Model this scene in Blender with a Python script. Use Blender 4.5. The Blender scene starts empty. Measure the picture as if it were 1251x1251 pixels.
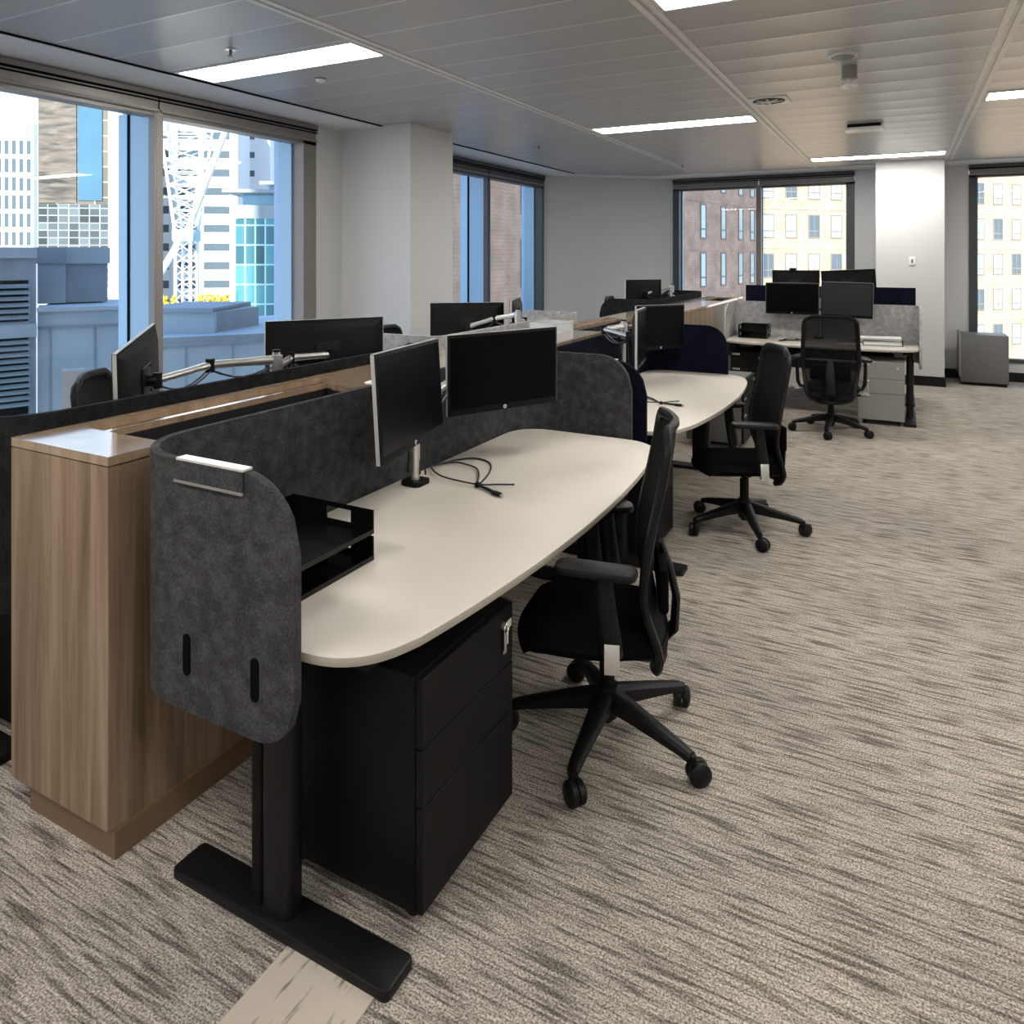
import bpy, bmesh, math, random
from mathutils import Vector, Matrix
random.seed(7)
PI = math.pi
C = bpy.context.scene.collection
SC = bpy.context.scene

# ------------------------------------------------------------------ camera
cam = bpy.data.cameras.new('camera'); co = bpy.data.objects.new('camera', cam); C.objects.link(co)
YAW = math.atan(480/900.0)
co.location = (0, 0, 1.62); co.rotation_euler = (PI/2, 0, YAW)
cam.sensor_fit = 'HORIZONTAL'; cam.sensor_width = 36
cam.lens = 36*900/1251.0
cam.shift_x = 0.0; cam.shift_y = -(625.5-312)/1251.0
cam.clip_start = 0.05; cam.clip_end = 800
SC.camera = co

# ------------------------------------------------------------------ sky, sun, exposure
SC.view_settings.view_transform = 'Standard'; SC.view_settings.look = 'None'
SC.view_settings.gamma = 1; SC.view_settings.use_curve_mapping = False
SC.view_settings.exposure = 0.9
SKY = 1.25; SUN = 7.0; LAMP = 17.5
w = bpy.data.worlds.new('sky'); SC.world = w; w.use_nodes = True
nt = w.node_tree; nt.nodes.clear()
tc = nt.nodes.new('ShaderNodeTexCoord'); sx = nt.nodes.new('ShaderNodeSeparateXYZ')
cr = nt.nodes.new('ShaderNodeValToRGB'); bg = nt.nodes.new('ShaderNodeBackground'); ow = nt.nodes.new('ShaderNodeOutputWorld')
cr.color_ramp.elements[0].position = 0.0; cr.color_ramp.elements[0].color = (0.80, 0.90, 1.0, 1)
cr.color_ramp.elements[1].position = 0.6; cr.color_ramp.elements[1].color = (0.30, 0.55, 1.0, 1)
nt.links.new(tc.outputs['Generated'], sx.inputs[0]); nt.links.new(sx.outputs['Z'], cr.inputs[0])
nt.links.new(cr.outputs[0], bg.inputs[0]); bg.inputs[1].default_value = SKY; nt.links.new(bg.outputs[0], ow.inputs[0])
sun = bpy.data.lights.new('sun', 'SUN'); sun.energy = SUN; sun.color = (1.0, 0.93, 0.80); sun.angle = 0.009
so = bpy.data.objects.new('sun', sun); C.objects.link(so)
so.rotation_euler = Vector((-0.30, 0.80, -0.62)).to_track_quat('-Z', 'Y').to_euler()
so.location = (0, -10, 20)

# ------------------------------------------------------------------ materials
def new_mat(name):
    m = bpy.data.materials.new(name); m.use_nodes = True
    return m, m.node_tree, m.node_tree.nodes['Principled BSDF']
def M(name, col, rough=0.5, metal=0.0, spec=0.5, emit=None, est=0.0, noise=0.0, nscale=40):
    m, t, b = new_mat(name)
    b.inputs['Base Color'].default_value = (*col, 1); b.inputs['Roughness'].default_value = rough
    b.inputs['Metallic'].default_value = metal; b.inputs['Specular IOR Level'].default_value = spec
    if emit: b.inputs['Emission Color'].default_value = (*emit, 1); b.inputs['Emission Strength'].default_value = est
    if noise:
        tc = t.nodes.new('ShaderNodeTexCoord'); n = t.nodes.new('ShaderNodeTexNoise'); n.inputs['Scale'].default_value = nscale
        n.inputs['Detail'].default_value = 3
        r = t.nodes.new('ShaderNodeValToRGB'); r.color_ramp.elements[0].position = .3; r.color_ramp.elements[1].position = .7
        r.color_ramp.elements[0].color = (*[c*(1-noise) for c in col], 1); r.color_ramp.elements[1].color = (*[min(1, c*(1+noise)) for c in col], 1)
        t.links.new(tc.outputs['Object'], n.inputs[0]); t.links.new(n.outputs[0], r.inputs[0]); t.links.new(r.outputs[0], b.inputs['Base Color'])
    return m
def felt(name, a, bcol, scale=160):
    m, t, b = new_mat(name); b.inputs['Roughness'].default_value = 1; b.inputs['Specular IOR Level'].default_value = .1
    tc = t.nodes.new('ShaderNodeTexCoord'); n = t.nodes.new('ShaderNodeTexNoise'); n.inputs['Scale'].default_value = scale; n.inputs['Detail'].default_value = 4
    n2 = t.nodes.new('ShaderNodeTexNoise'); n2.inputs['Scale'].default_value = 22; n2.inputs['Detail'].default_value = 3
    ad = t.nodes.new('ShaderNodeMath'); ad.operation = 'ADD'; mu = t.nodes.new('ShaderNodeMath'); mu.operation = 'MULTIPLY'; mu.inputs[1].default_value = .5
    r = t.nodes.new('ShaderNodeValToRGB'); r.color_ramp.elements[0].position = .4; r.color_ramp.elements[1].position = .68
    r.color_ramp.elements[0].color = (*a, 1); r.color_ramp.elements[1].color = (*bcol, 1)
    t.links.new(tc.outputs['Object'], n.inputs[0]); t.links.new(tc.outputs['Object'], n2.inputs[0])
    t.links.new(n.outputs[0], ad.inputs[0]); t.links.new(n2.outputs[0], ad.inputs[1]); t.links.new(ad.outputs[0], mu.inputs[0])
    t.links.new(mu.outputs[0], r.inputs[0]); t.links.new(r.outputs[0], b.inputs['Base Color'])
    bp = t.nodes.new('ShaderNodeBump'); bp.inputs['Strength'].default_value = .25; bp.inputs['Distance'].default_value = .002
    t.links.new(n.outputs[0], bp.inputs['Height']); t.links.new(bp.outputs[0], b.inputs['Normal'])
    return m
def wood(name, cols, rough=.4):
    m, t, b = new_mat(name); b.inputs['Roughness'].default_value = rough
    tc = t.nodes.new('ShaderNodeTexCoord'); mp = t.nodes.new('ShaderNodeMapping'); mp.inputs['Scale'].default_value = (9, 9, .55)
    n = t.nodes.new('ShaderNodeTexNoise'); n.inputs['Scale'].default_value = 1.6; n.inputs['Detail'].default_value = 6; n.inputs['Distortion'].default_value = .8
    mp2 = t.nodes.new('ShaderNodeMapping'); mp2.inputs['Scale'].default_value = (70, 70, 2.0)
    n2 = t.nodes.new('ShaderNodeTexNoise'); n2.inputs['Scale'].default_value = 1.5; n2.inputs['Detail'].default_value = 3
    mx = t.nodes.new('ShaderNodeMath'); mx.operation = 'MULTIPLY_ADD'; mx.inputs[1].default_value = .3; 
    r = t.nodes.new('ShaderNodeValToRGB')
    r.color_ramp.elements[0].position = .42; r.color_ramp.elements[0].color = (*cols[0], 1)
    r.color_ramp.elements[1].position = .86; r.color_ramp.elements[1].color = (*cols[2], 1)
    e = r.color_ramp.elements.new(.64); e.color = (*cols[1], 1)
    t.links.new(tc.outputs['Object'], mp.inputs[0]); t.links.new(mp.outputs[0], n.inputs[0])
    t.links.new(tc.outputs['Object'], mp2.inputs[0]); t.links.new(mp2.outputs[0], n2.inputs[0])
    t.links.new(n2.outputs[0], mx.inputs[0]); t.links.new(n.outputs[0], mx.inputs[2]); t.links.new(mx.outputs[0], r.inputs[0])
    t.links.new(r.outputs[0], b.inputs['Base Color'])
    return m
def carpet():
    m, t, b = new_mat('carpet'); b.inputs['Roughness'].default_value = 1; b.inputs['Specular IOR Level'].default_value = .05
    L = t.links.new; N = t.nodes.new
    tc = N('ShaderNodeTexCoord')
    def stretched(sx_, sy_, dist, detail=3):
        mp = N('ShaderNodeMapping'); mp.inputs['Scale'].default_value = (sx_, sy_, 1); n = N('ShaderNodeTexNoise')
        n.inputs['Scale'].default_value = 1; n.inputs['Detail'].default_value = detail; n.inputs['Distortion'].default_value = dist
        L(tc.outputs['Object'], mp.inputs[0]); L(mp.outputs[0], n.inputs[0]); return n
    a = stretched(5.0, 70, .10, 2); bb = stretched(11, 210, .15, 1); cc = stretched(.9, 1.1, 0, 1)
    f = N('ShaderNodeTexNoise'); f.inputs['Scale'].default_value = 190; f.inputs['Detail'].default_value = 1; L(tc.outputs['Object'], f.inputs[0])
    r1 = N('ShaderNodeValToRGB'); r1.color_ramp.elements[0].position = .36; r1.color_ramp.elements[0].color = (.165, .145, .128, 1)
    r1.color_ramp.elements[1].position = .52; r1.color_ramp.elements[1].color = (.41, .37, .325, 1)
    r2 = N('ShaderNodeValToRGB'); r2.color_ramp.elements[0].position = .30; r2.color_ramp.elements[0].color = (.62, .62, .62, 1)
    r2.color_ramp.elements[1].position = .55; r2.color_ramp.elements[1].color = (1.08, 1.08, 1.08, 1)
    r3 = N('ShaderNodeValToRGB'); r3.color_ramp.elements[0].position = .36; r3.color_ramp.elements[0].color = (.50, .50, .51, 1)
    r3.color_ramp.elements[1].position = .64; r3.color_ramp.elements[1].color = (1.48, 1.48, 1.46, 1)
    r4 = N('ShaderNodeValToRGB'); r4.color_ramp.elements[0].position = .35; r4.color_ramp.elements[0].color = (.88, .88, .90, 1)
    r4.color_ramp.elements[1].position = .65; r4.color_ramp.elements[1].color = (1.08, 1.07, 1.05, 1)
    L(a.outputs[0], r1.inputs[0]); L(bb.outputs[0], r2.inputs[0]); L(f.outputs[0], r3.inputs[0]); L(cc.outputs[0], r4.inputs[0])
    prev = r1.outputs[0]
    for r in (r2, r3, r4):
        x = N('ShaderNodeMix'); x.data_type = 'RGBA'; x.blend_type = 'MULTIPLY'; x.inputs[0].default_value = 1
        L(prev, x.inputs[6]); L(r.outputs[0], x.inputs[7]); prev = x.outputs[2]
    L(prev, b.inputs['Base Color'])
    bp = N('ShaderNodeBump'); bp.inputs['Strength'].default_value = .5; bp.inputs['Distance'].default_value = .004
    L(bb.outputs[0], bp.inputs['Height']); L(bp.outputs[0], b.inputs['Normal'])
    return m
def cream_plank():
    m, t, b = new_mat('cream_carpet'); b.inputs['Roughness'].default_value = 1; b.inputs['Specular IOR Level'].default_value = .05
    tc = t.nodes.new('ShaderNodeTexCoord'); mp = t.nodes.new('ShaderNodeMapping'); mp.inputs['Scale'].default_value = (60, 9, 1)
    n = t.nodes.new('ShaderNodeTexNoise'); n.inputs['Scale'].default_value = 1; n.inputs['Detail'].default_value = 3
    r = t.nodes.new('ShaderNodeValToRGB'); r.color_ramp.elements[0].position = .3; r.color_ramp.elements[0].color = (.22, .19, .16, 1)
    r.color_ramp.elements[1].position = .42; r.color_ramp.elements[1].color = (.52, .46, .39, 1)
    t.links.new(tc.outputs['Object'], mp.inputs[0]); t.links.new(mp.outputs[0], n.inputs[0]); t.links.new(n.outputs[0], r.inputs[0]); t.links.new(r.outputs[0], b.inputs['Base Color'])
    return m
def ceiling_mat():
    m, t, b = new_mat('ceiling_metal'); L = t.links.new; N = t.nodes.new
    b.inputs['Roughness'].default_value = .38; b.inputs['Metallic'].default_value = .25; b.inputs['Specular IOR Level'].default_value = .5
    tc = N('ShaderNodeTexCoord'); s = N('ShaderNodeSeparateXYZ'); L(tc.outputs['Object'], s.inputs[0])
    ad = N('ShaderNodeMath'); ad.operation = 'ADD'; ad.inputs[1].default_value = 40*.3644-3.545
    di = N('ShaderNodeMath'); di.operation = 'DIVIDE'; di.inputs[1].default_value = .3644
    fr = N('ShaderNodeMath'); fr.operation = 'FRACT'
    L(s.outputs['Y'], ad.inputs[0]); L(ad.outputs[0], di.inputs[0]); L(di.outputs[0], fr.inputs[0])
    r = N('ShaderNodeValToRGB'); r.color_ramp.interpolation = 'LINEAR'
    e = r.color_ramp.elements; e[0].position = 0; e[0].color = (.85, .85, .84, 1); e[1].position = .045; e[1].color = (.45, .45, .445, 1)
    L(fr.outputs[0], r.inputs[0]); L(r.outputs[0], b.inputs['Base Color'])
    # each metal plank is very slightly crowned
    sb = N('ShaderNodeMath'); sb.operation = 'SUBTRACT'; sb.inputs[1].default_value = .5; L(fr.outputs[0], sb.inputs[0])
    pw = N('ShaderNodeMath'); pw.operation = 'MULTIPLY'; L(sb.outputs[0], pw.inputs[0]); L(sb.outputs[0], pw.inputs[1])
    bp = N('ShaderNodeBump'); bp.inputs['Strength'].default_value = 1; bp.inputs['Distance'].default_value = .02
    L(pw.outputs[0], bp.inputs['Height']); L(bp.outputs[0], b.inputs['Normal'])
    return m
def glass_mat(name, tint=(.93, .97, .98), rough=.0):
    m = bpy.data.materials.new(name); m.use_nodes = True; t = m.node_tree; t.nodes.clear()
    o = t.nodes.new('ShaderNodeOutputMaterial'); mx = t.nodes.new('ShaderNodeMixShader'); tr = t.nodes.new('ShaderNodeBsdfTransparent')
    g = t.nodes.new('ShaderNodeBsdfGlossy'); f = t.nodes.new('ShaderNodeFresnel'); f.inputs[0].default_value = 1.5
    tr.inputs[0].default_value = (*tint, 1); g.inputs['Roughness'].default_value = rough
    t.links.new(f.outputs[0], mx.inputs[0]); t.links.new(tr.outputs[0], mx.inputs[1]); t.links.new(g.outputs[0], mx.inputs[2]); t.links.new(mx.outputs[0], o.inputs[0])
    return m
def mesh_fabric(name, see, col=(.007, .007, .0075)):
    m, t, b = new_mat(name); b.inputs['Base Color'].default_value = (*col, 1); b.inputs['Roughness'].default_value = .8; b.inputs['Specular IOR Level'].default_value = .15
    tr = t.nodes.new('ShaderNodeBsdfTransparent'); mx = t.nodes.new('ShaderNodeMixShader'); mx.inputs[0].default_value = see
    o = t.nodes['Material Output']; t.links.new(b.outputs[0], mx.inputs[1]); t.links.new(tr.outputs[0], mx.inputs[2]); t.links.new(mx.outputs[0], o.inputs[0])
    return m
def brick_mat(name, a, b2, mort, scale=1.0, bw=.5, rh=.16):
    m, t, b = new_mat(name); b.inputs['Roughness'].default_value = .95
    tc = t.nodes.new('ShaderNodeTexCoord'); mp = t.nodes.new('ShaderNodeMapping'); mp.inputs['Rotation'].default_value = (PI/2, 0, 0)
    br = t.nodes.new('ShaderNodeTexBrick'); br.inputs['Color1'].default_value = (*a, 1); br.inputs['Color2'].default_value = (*b2, 1); br.inputs['Mortar'].default_value = (*mort, 1)
    br.inputs['Scale'].default_value = scale; br.inputs['Brick Width'].default_value = bw; br.inputs['Row Height'].default_value = rh; br.inputs['Mortar Size'].default_value = .02
    n = t.nodes.new('ShaderNodeTexNoise'); n.inputs['Scale'].default_value = .8; mx = t.nodes.new('ShaderNodeMix'); mx.data_type = 'RGBA'; mx.blend_type = 'OVERLAY'; mx.inputs[0].default_value = .5
    t.links.new(tc.outputs['Object'], mp.inputs[0]); t.links.new(mp.outputs[0], br.inputs[0]); t.links.new(tc.outputs['Object'], n.inputs[0])
    t.links.new(br.outputs[0], mx.inputs[6]); t.links.new(n.outputs[0], mx.inputs[7]); t.links.new(mx.outputs[2], b.inputs['Base Color'])
    return m
def curtain_mat(name, glass, line, cw, rh, rough=.12, metal=.6, var=.5, lw=.06):
    """glazed curtain wall: panes in a grid of thin lines, each pane a little different"""
    m, t, b = new_mat(name); b.inputs['Roughness'].default_value = rough; b.inputs['Metallic'].default_value = metal
    tc = t.nodes.new('ShaderNodeTexCoord'); mp = t.nodes.new('ShaderNodeMapping'); mp.inputs['Rotation'].default_value = (PI/2, 0, 0)
    br = t.nodes.new('ShaderNodeTexBrick'); br.offset = 0; br.inputs['Color1'].default_value = (*glass, 1); br.inputs['Color2'].default_value = (*[g*(1-var) for g in glass], 1)
    br.inputs['Mortar'].default_value = (*line, 1); br.inputs['Scale'].default_value = 1; br.inputs['Brick Width'].default_value = cw; br.inputs['Row Height'].default_value = rh; br.inputs['Mortar Size'].default_value = lw
    t.links.new(tc.outputs['Object'], mp.inputs[0]); t.links.new(mp.outputs[0], br.inputs[0]); t.links.new(br.outputs[0], b.inputs['Base Color'])
    return m

m_wall = M('wall_paint', (.60, .60, .60), .85, spec=.2)
m_white = M('white_paint', (.72, .73, .74), .6)
m_ceil = ceiling_mat()
m_rail = M('ceiling_rail', (.68, .68, .66), .4)
m_carpet = carpet(); m_cream = cream_plank()
m_base = M('black_skirting', (.008, .007, .008), .5, spec=.2)
m_frame_dark = M('window_frame_dark', (.055, .058, .065), .45)
m_frame_grey = M('window_frame_grey', (.20, .185, .175), .4)
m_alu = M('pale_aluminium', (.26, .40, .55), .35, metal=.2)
m_black_gap = M('black_gasket', (.003, .003, .003), .8, spec=.05)
m_glass = glass_mat('window_glass')
m_wood = wood('oak_laminate', ((.125, .08, .048), (.245, .165, .105), (.36, .26, .175)), .5)
m_woodtop = wood('oak_laminate_top', ((.24, .16, .10), (.34, .235, .15), (.42, .30, .20)), .2)
m_woodtop.node_tree.nodes['Principled BSDF'].inputs['Coat Weight'].default_value = 1.0
m_woodtop.node_tree.nodes['Principled BSDF'].inputs['Coat Roughness'].default_value = .12
m_woodedge = M('oak_edge', (.17, .105, .06), .4)
m_liner = M('black_liner', (.006, .006, .006), .6)
m_top = M('cream_laminate', (.60, .56, .50), .48, spec=.35)
m_topedge = M('cream_edge', (.40, .37, .32), .4)
m_steel = M('black_steel', (.0035, .0035, .004), .5, spec=.18)
m_steel2 = M('black_satin_steel', (.006, .006, .0065), .42, spec=.28)
m_plastic = M('black_plastic', (.005, .005, .0055), .45, spec=.25)
m_gloss = M('gloss_black', (.004, .004, .005), .15, spec=.35)
m_seat = M('seat_fabric', (.004, .004, .0045), .95, spec=.05)
m_back = mesh_fabric('chair_mesh', .04)
m_clear = mesh_fabric('clear_plastic', .45, (.72, .75, .78))
m_back2 = mesh_fabric('chair_mesh_open', .30)
m_felt = felt('charcoal_felt', (.034, .034, .036), (.085, .085, .089))
m_felt_dk = felt('dark_felt', (.012, .012, .013), (.03, .03, .032))
m_navy = felt('navy_felt', (.004, .005, .012), (.008, .010, .023))
m_lfelt = felt('light_grey_felt', (.32, .32, .32), (.52, .51, .50), 60)
m_silver = M('brushed_silver', (.72, .71, .69), .28, metal=.9)
m_silverlt = M('pale_metal', (.75, .74, .70), .3, metal=.3)
m_screen = M('screen_black', (.002, .002, .003), .25, spec=.1)
m_screen2 = M('screen_grey_green', (.012, .017, .018), .3)
m_bezel = M('bezel', (.004, .004, .0045), .5, spec=.15)
m_bezside = M('bezel_side', (.55, .55, .54), .35, metal=.3)
m_logo = M('logo_white', (.65, .67, .70), .4)
m_logo_ink = M('logo_ink', (.02, .03, .06), .4)
m_cable = M('cable', (.012, .011, .018), .45)
m_grey = M('grey_metal', (.13, .13, .125), .45, noise=.05, nscale=3)
m_greylt = M('grey_metal_light', (.24, .235, .22), .45)
m_paper = M('paper', (.80, .79, .76), .7)
m_lamp = M('lamp_diffuser', (.9, .9, .88), .5, emit=(1.0, .965, .90), est=LAMP)
m_switch = M('switch_plastic', (.8, .8, .78), .3)

# ------------------------------------------------------------------ mesh helpers
def box(bm, c, s, bev=0.0, seg=2, rot=None, mi=0):
    r = bmesh.ops.create_cube(bm, size=1.0)
    vs = r['verts']
    mat = Matrix.Translation(Vector(c)) @ (rot.to_4x4() if rot else Matrix.Identity(4)) @ Matrix.Diagonal((s[0], s[1], s[2], 1))
    bmesh.ops.transform(bm, matrix=mat, verts=vs)
    fs = {f for v in vs for f in v.link_faces}
    if mi:
        for f in fs: f.material_index = mi
    if bev > 0:
        es = list({e for v in vs for e in v.link_edges})
        bmesh.ops.bevel(bm, geom=es, offset=bev, segments=seg, profile=.5, affect='EDGES')
def bx(bm, x0, x1, y0, y1, z0, z1, bev=0.0, **k):
    box(bm, ((x0+x1)/2, (y0+y1)/2, (z0+z1)/2), (abs(x1-x0), abs(y1-y0), abs(z1-z0)), bev, **k)
def tube(bm, pts, r, n=10, caps=True, flat=None):
    """tube along pts; r a number or a list; flat=(a,b) makes an oval section"""
    pts = [Vector(p) for p in pts]; rr = r if isinstance(r, (list, tuple)) else [r]*len(pts)
    rings = []; up = Vector((0, 0, 1))
    prevx = None
    for i, p in enumerate(pts):
        d = (pts[min(i+1, len(pts)-1)]-pts[max(i-1, 0)])
        if d.length < 1e-9: d = Vector((0, 0, 1))
        d.normalize()
        if prevx is None:
            a = up if abs(d.dot(up)) < .95 else Vector((1, 0, 0)); x = d.cross(a).normalized()
        else:
            x = (prevx-d*prevx.dot(d)); x = x.normalized() if x.length > 1e-6 else d.orthogonal().normalized()
        prevx = x; y = d.cross(x)
        fa, fb = flat if flat else (1, 1)
        rings.append([bm.verts.new(p+x*math.cos(2*PI*k/n)*rr[i]*fa+y*math.sin(2*PI*k/n)*rr[i]*fb) for k in range(n)])
    for a, b in zip(rings, rings[1:]):
        for k in range(n): bm.faces.new((a[k], a[(k+1) % n], b[(k+1) % n], b[k]))
    if caps:
        bm.faces.new(rings[0][::-1]); bm.faces.new(rings[-1])
def cyl(bm, p0, p1, r, n=20): tube(bm, [p0, p1], r, n)
def prism(bm, poly, z0, z1, bev=0.0, mat=None, seg=2):
    vs = [bm.verts.new((x, y, z0)) for x, y in poly]
    f = bm.faces.new(vs); r = bmesh.ops.extrude_face_region(bm, geom=[f]); nv = [g for g in r['geom'] if isinstance(g, bmesh.types.BMVert)]
    bmesh.ops.translate(bm, vec=(0, 0, z1-z0), verts=nv)
    allv = vs+nv
    if bev > 0:
        es = [e for e in {e for v in allv for e in v.link_edges} if abs(e.verts[0].co.z-e.verts[1].co.z) < 1e-6]
        rb = bmesh.ops.bevel(bm, geom=es, offset=bev, segments=seg, profile=.5, affect='EDGES')
        allv = list({v for v in allv if v.is_valid} | set(rb['verts']))
    if mat is not None: bmesh.ops.transform(bm, matrix=mat, verts=allv)
def rrect(x0, x1, y0, y1, r, n=6):
    out = []
    for cx, cy, a0 in ((x1-r, y1-r, 0), (x0+r, y1-r, 90), (x0+r, y0+r, 180), (x1-r, y0+r, 270)):
        for k in range(n+1):
            a = math.radians(a0+90*k/n); out.append((cx+r*math.cos(a), cy+r*math.sin(a)))
    return out
def round_poly(pts, rad, n=6):
    """round the corners of a polygon; rad per corner"""
    out = []; N = len(pts)
    for i in range(N):
        p = Vector(pts[i]); a = Vector(pts[i-1]); b = Vector(pts[(i+1) % N]); r = rad[i] if isinstance(rad, (list, tuple)) else rad
        if r <= 0: out.append(tuple(p)); continue
        u = (a-p).normalized(); v = (b-p).normalized()
        s = p+u*r; e = p+v*r
        for k in range(n+1):
            t = k/n; q = s*(1-t)**2+p*2*t*(1-t)+e*t*t; out.append(tuple(q))
    return out
def obj(name, bm, mats, parent=None, smooth=40, loc=None, rotz=None):
    bmesh.ops.recalc_face_normals(bm, faces=bm.faces)
    me = bpy.data.meshes.new(name); bm.to_mesh(me); bm.free()
    for m in (mats if isinstance(mats, (list, tuple)) else [mats]): me.materials.append(m)
    if smooth:
        me.shade_smooth(); me.set_sharp_from_angle(angle=math.radians(smooth))
    o = bpy.data.objects.new(name, me); C.objects.link(o)
    if parent: o.parent = parent
    if loc: o.location = loc
    if rotz is not None: o.rotation_euler = (0, 0, rotz)
    return o
def B(): return bmesh.new()
def thing(name, label, cat, loc=(0, 0, 0), rotz=0, group=None):
    o = bpy.data.objects.new(name, None); C.objects.link(o); o.empty_display_size = .1
    o.location = loc; o.rotation_euler = (0, 0, rotz); return tag(o, label, cat, group)
def tag(o, label, cat, group=None):
    o['label'] = label; o['category'] = cat
    if group: o['group'] = group
    return o
def struct(o):
    o['kind'] = 'structure'; return o
def sempty(name, loc=(0, 0, 0), rotz=0):
    o = bpy.data.objects.new(name, None); C.objects.link(o); o.location = loc; o.rotation_euler = (0, 0, rotz); return struct(o)
def copy_tree(o, parent=None):
    c = o.copy(); C.objects.link(c)
    if parent: c.parent = parent
    for ch in list(o.children): copy_tree(ch, c)
    return c

# ------------------------------------------------------------------ room shell
ZC = 2.82; XL = -4.75; YB = 11.35; XR = 6.0; YF = -4.5
b = B(); bx(b, XL-.5, XR+.3, YF-.3, YB+.5, -.3, 0); struct(obj('floor', b, m_carpet, smooth=0))
b = B(); bx(b, -1.275, -1.02, .55, 1.275, 0, .004); tag(obj('carpet_plank', b, m_cream, smooth=0), 'cream streaked carpet plank in the floor under the near desk foot', 'carpet tile')
# ceiling: metal plank field with a white soffit margin along the windows
XS = -4.27; YS = 10.8
b = B(); prism(b, [(XS, YF), (XR, YF), (XR, YS), (-3.35, YS), (XS, 9.95)], ZC, ZC+.05); struct(obj('ceiling', b, m_ceil, smooth=0))
b = B(); bx(b, XL-.6, XR+.4, YF-.4, YB+.6, ZC+.05, ZC+.4)
prism(b, [(XL-.3, YF), (XS-.012, YF), (XS-.012, 9.95), (-3.356, YS+.012), (XR, YS+.012), (XR, YB+.3), (XL-.3, YB+.3)], ZC-.012, ZC+.05)
o = struct(obj('ceiling_soffit', b, m_white, smooth=0))
b = B()
for k in range(5):
    x = -2.68+1.58*k
    for dx in (-.028, .028): bx(b, x+dx-.016, x+dx+.016, YF, YS, ZC-.006, ZC+.01)
struct(obj('trim_1', b, m_rail, smooth=0))
b = B(); bx(b, XS-.012, XS+.008, YF, 9.95, ZC-.008, ZC+.01); struct(obj('trim_2', b, m_black_gap, smooth=0))
b = B(); bx(b, -3.35, XR, YS-.006, YS+.006, ZC-.016, ZC+.01); struct(obj('trim_3', b, m_rail, smooth=0))

WT = .32   # outer wall thickness
def wall_left():
    b = B()
    for y0, y1 in ((YF, .3), (5.09, 6.3), (9.90, YB+.3)): bx(b, XL-WT, XL, y0, y1, 0, ZC)
    for y0, y1 in ((.3, 5.09), (6.3, 9.90)):
        bx(b, XL-WT, XL, y0, y1, 0, .24); bx(b, XL-WT, XL, y0, y1, 2.72, ZC)
    bx(b, XL, -3.95, 5.45, 6.16, 0, ZC)          # column
    return struct(obj('wall_left', b, m_wall, smooth=0))
wall_left()
b = B(); prism(b, [(XL, 9.90), (-3.25, YB), (-3.25, YB+.3), (XL, YB+.3)], 0, ZC); struct(obj('wall_corner', b, m_wall, smooth=0))
b = B()
for x0, x1 in ((-3.25, -3.2), (-.62, .74), (3.92, XR+.3)): bx(b, x0, x1, YB, YB+WT, 0, ZC)
for x0, x1 in ((-3.2, -.62), (.74, 3.92)):
    bx(b, x0, x1, YB, YB+WT, 0, .24); bx(b, x0, x1, YB, YB+WT, 2.76, ZC)
bx(b, -.33, .43, 10.5, YB, 0, ZC)
struct(obj('wall_back', b, m_wall, smooth=0))
b = B(); bx(b, XR, XR+.3, YF, YB, 0, ZC); struct(obj('wall_right', b, m_wall, smooth=0))
b = B(); bx(b, XL-.3, XR+.3, YF-.3, YF, 0, ZC); struct(obj('wall_front', b, m_wall, smooth=0))
b = B()
for x0, x1, y0, y1 in ((-.345, .445, 10.485, 10.5), (-.345, -.33, 10.5, YB), (.43, .445, 10.5, YB), (.445, .74, YB-.015, YB), (-3.2, -.345, YB-.015, YB), (.74, XR, YB-.015, YB)):
    bx(b, x0, x1, y0, y1, 0, .12)
struct(obj('baseboard_back', b, m_base, smooth=0))
b = B(); bx(b, XL, XL+.015, YF, 5.45, 0, .12); bx(b, XL, XL+.015, 6.16, 9.9, 0, .12); bx(b, XL, -3.935, 5.435, 5.45, 0, .12); bx(b, -3.95, -3.935, 5.45, 6.175, 0, .12)
struct(obj('baseboard_left', b, m_base, smooth=0))

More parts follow.
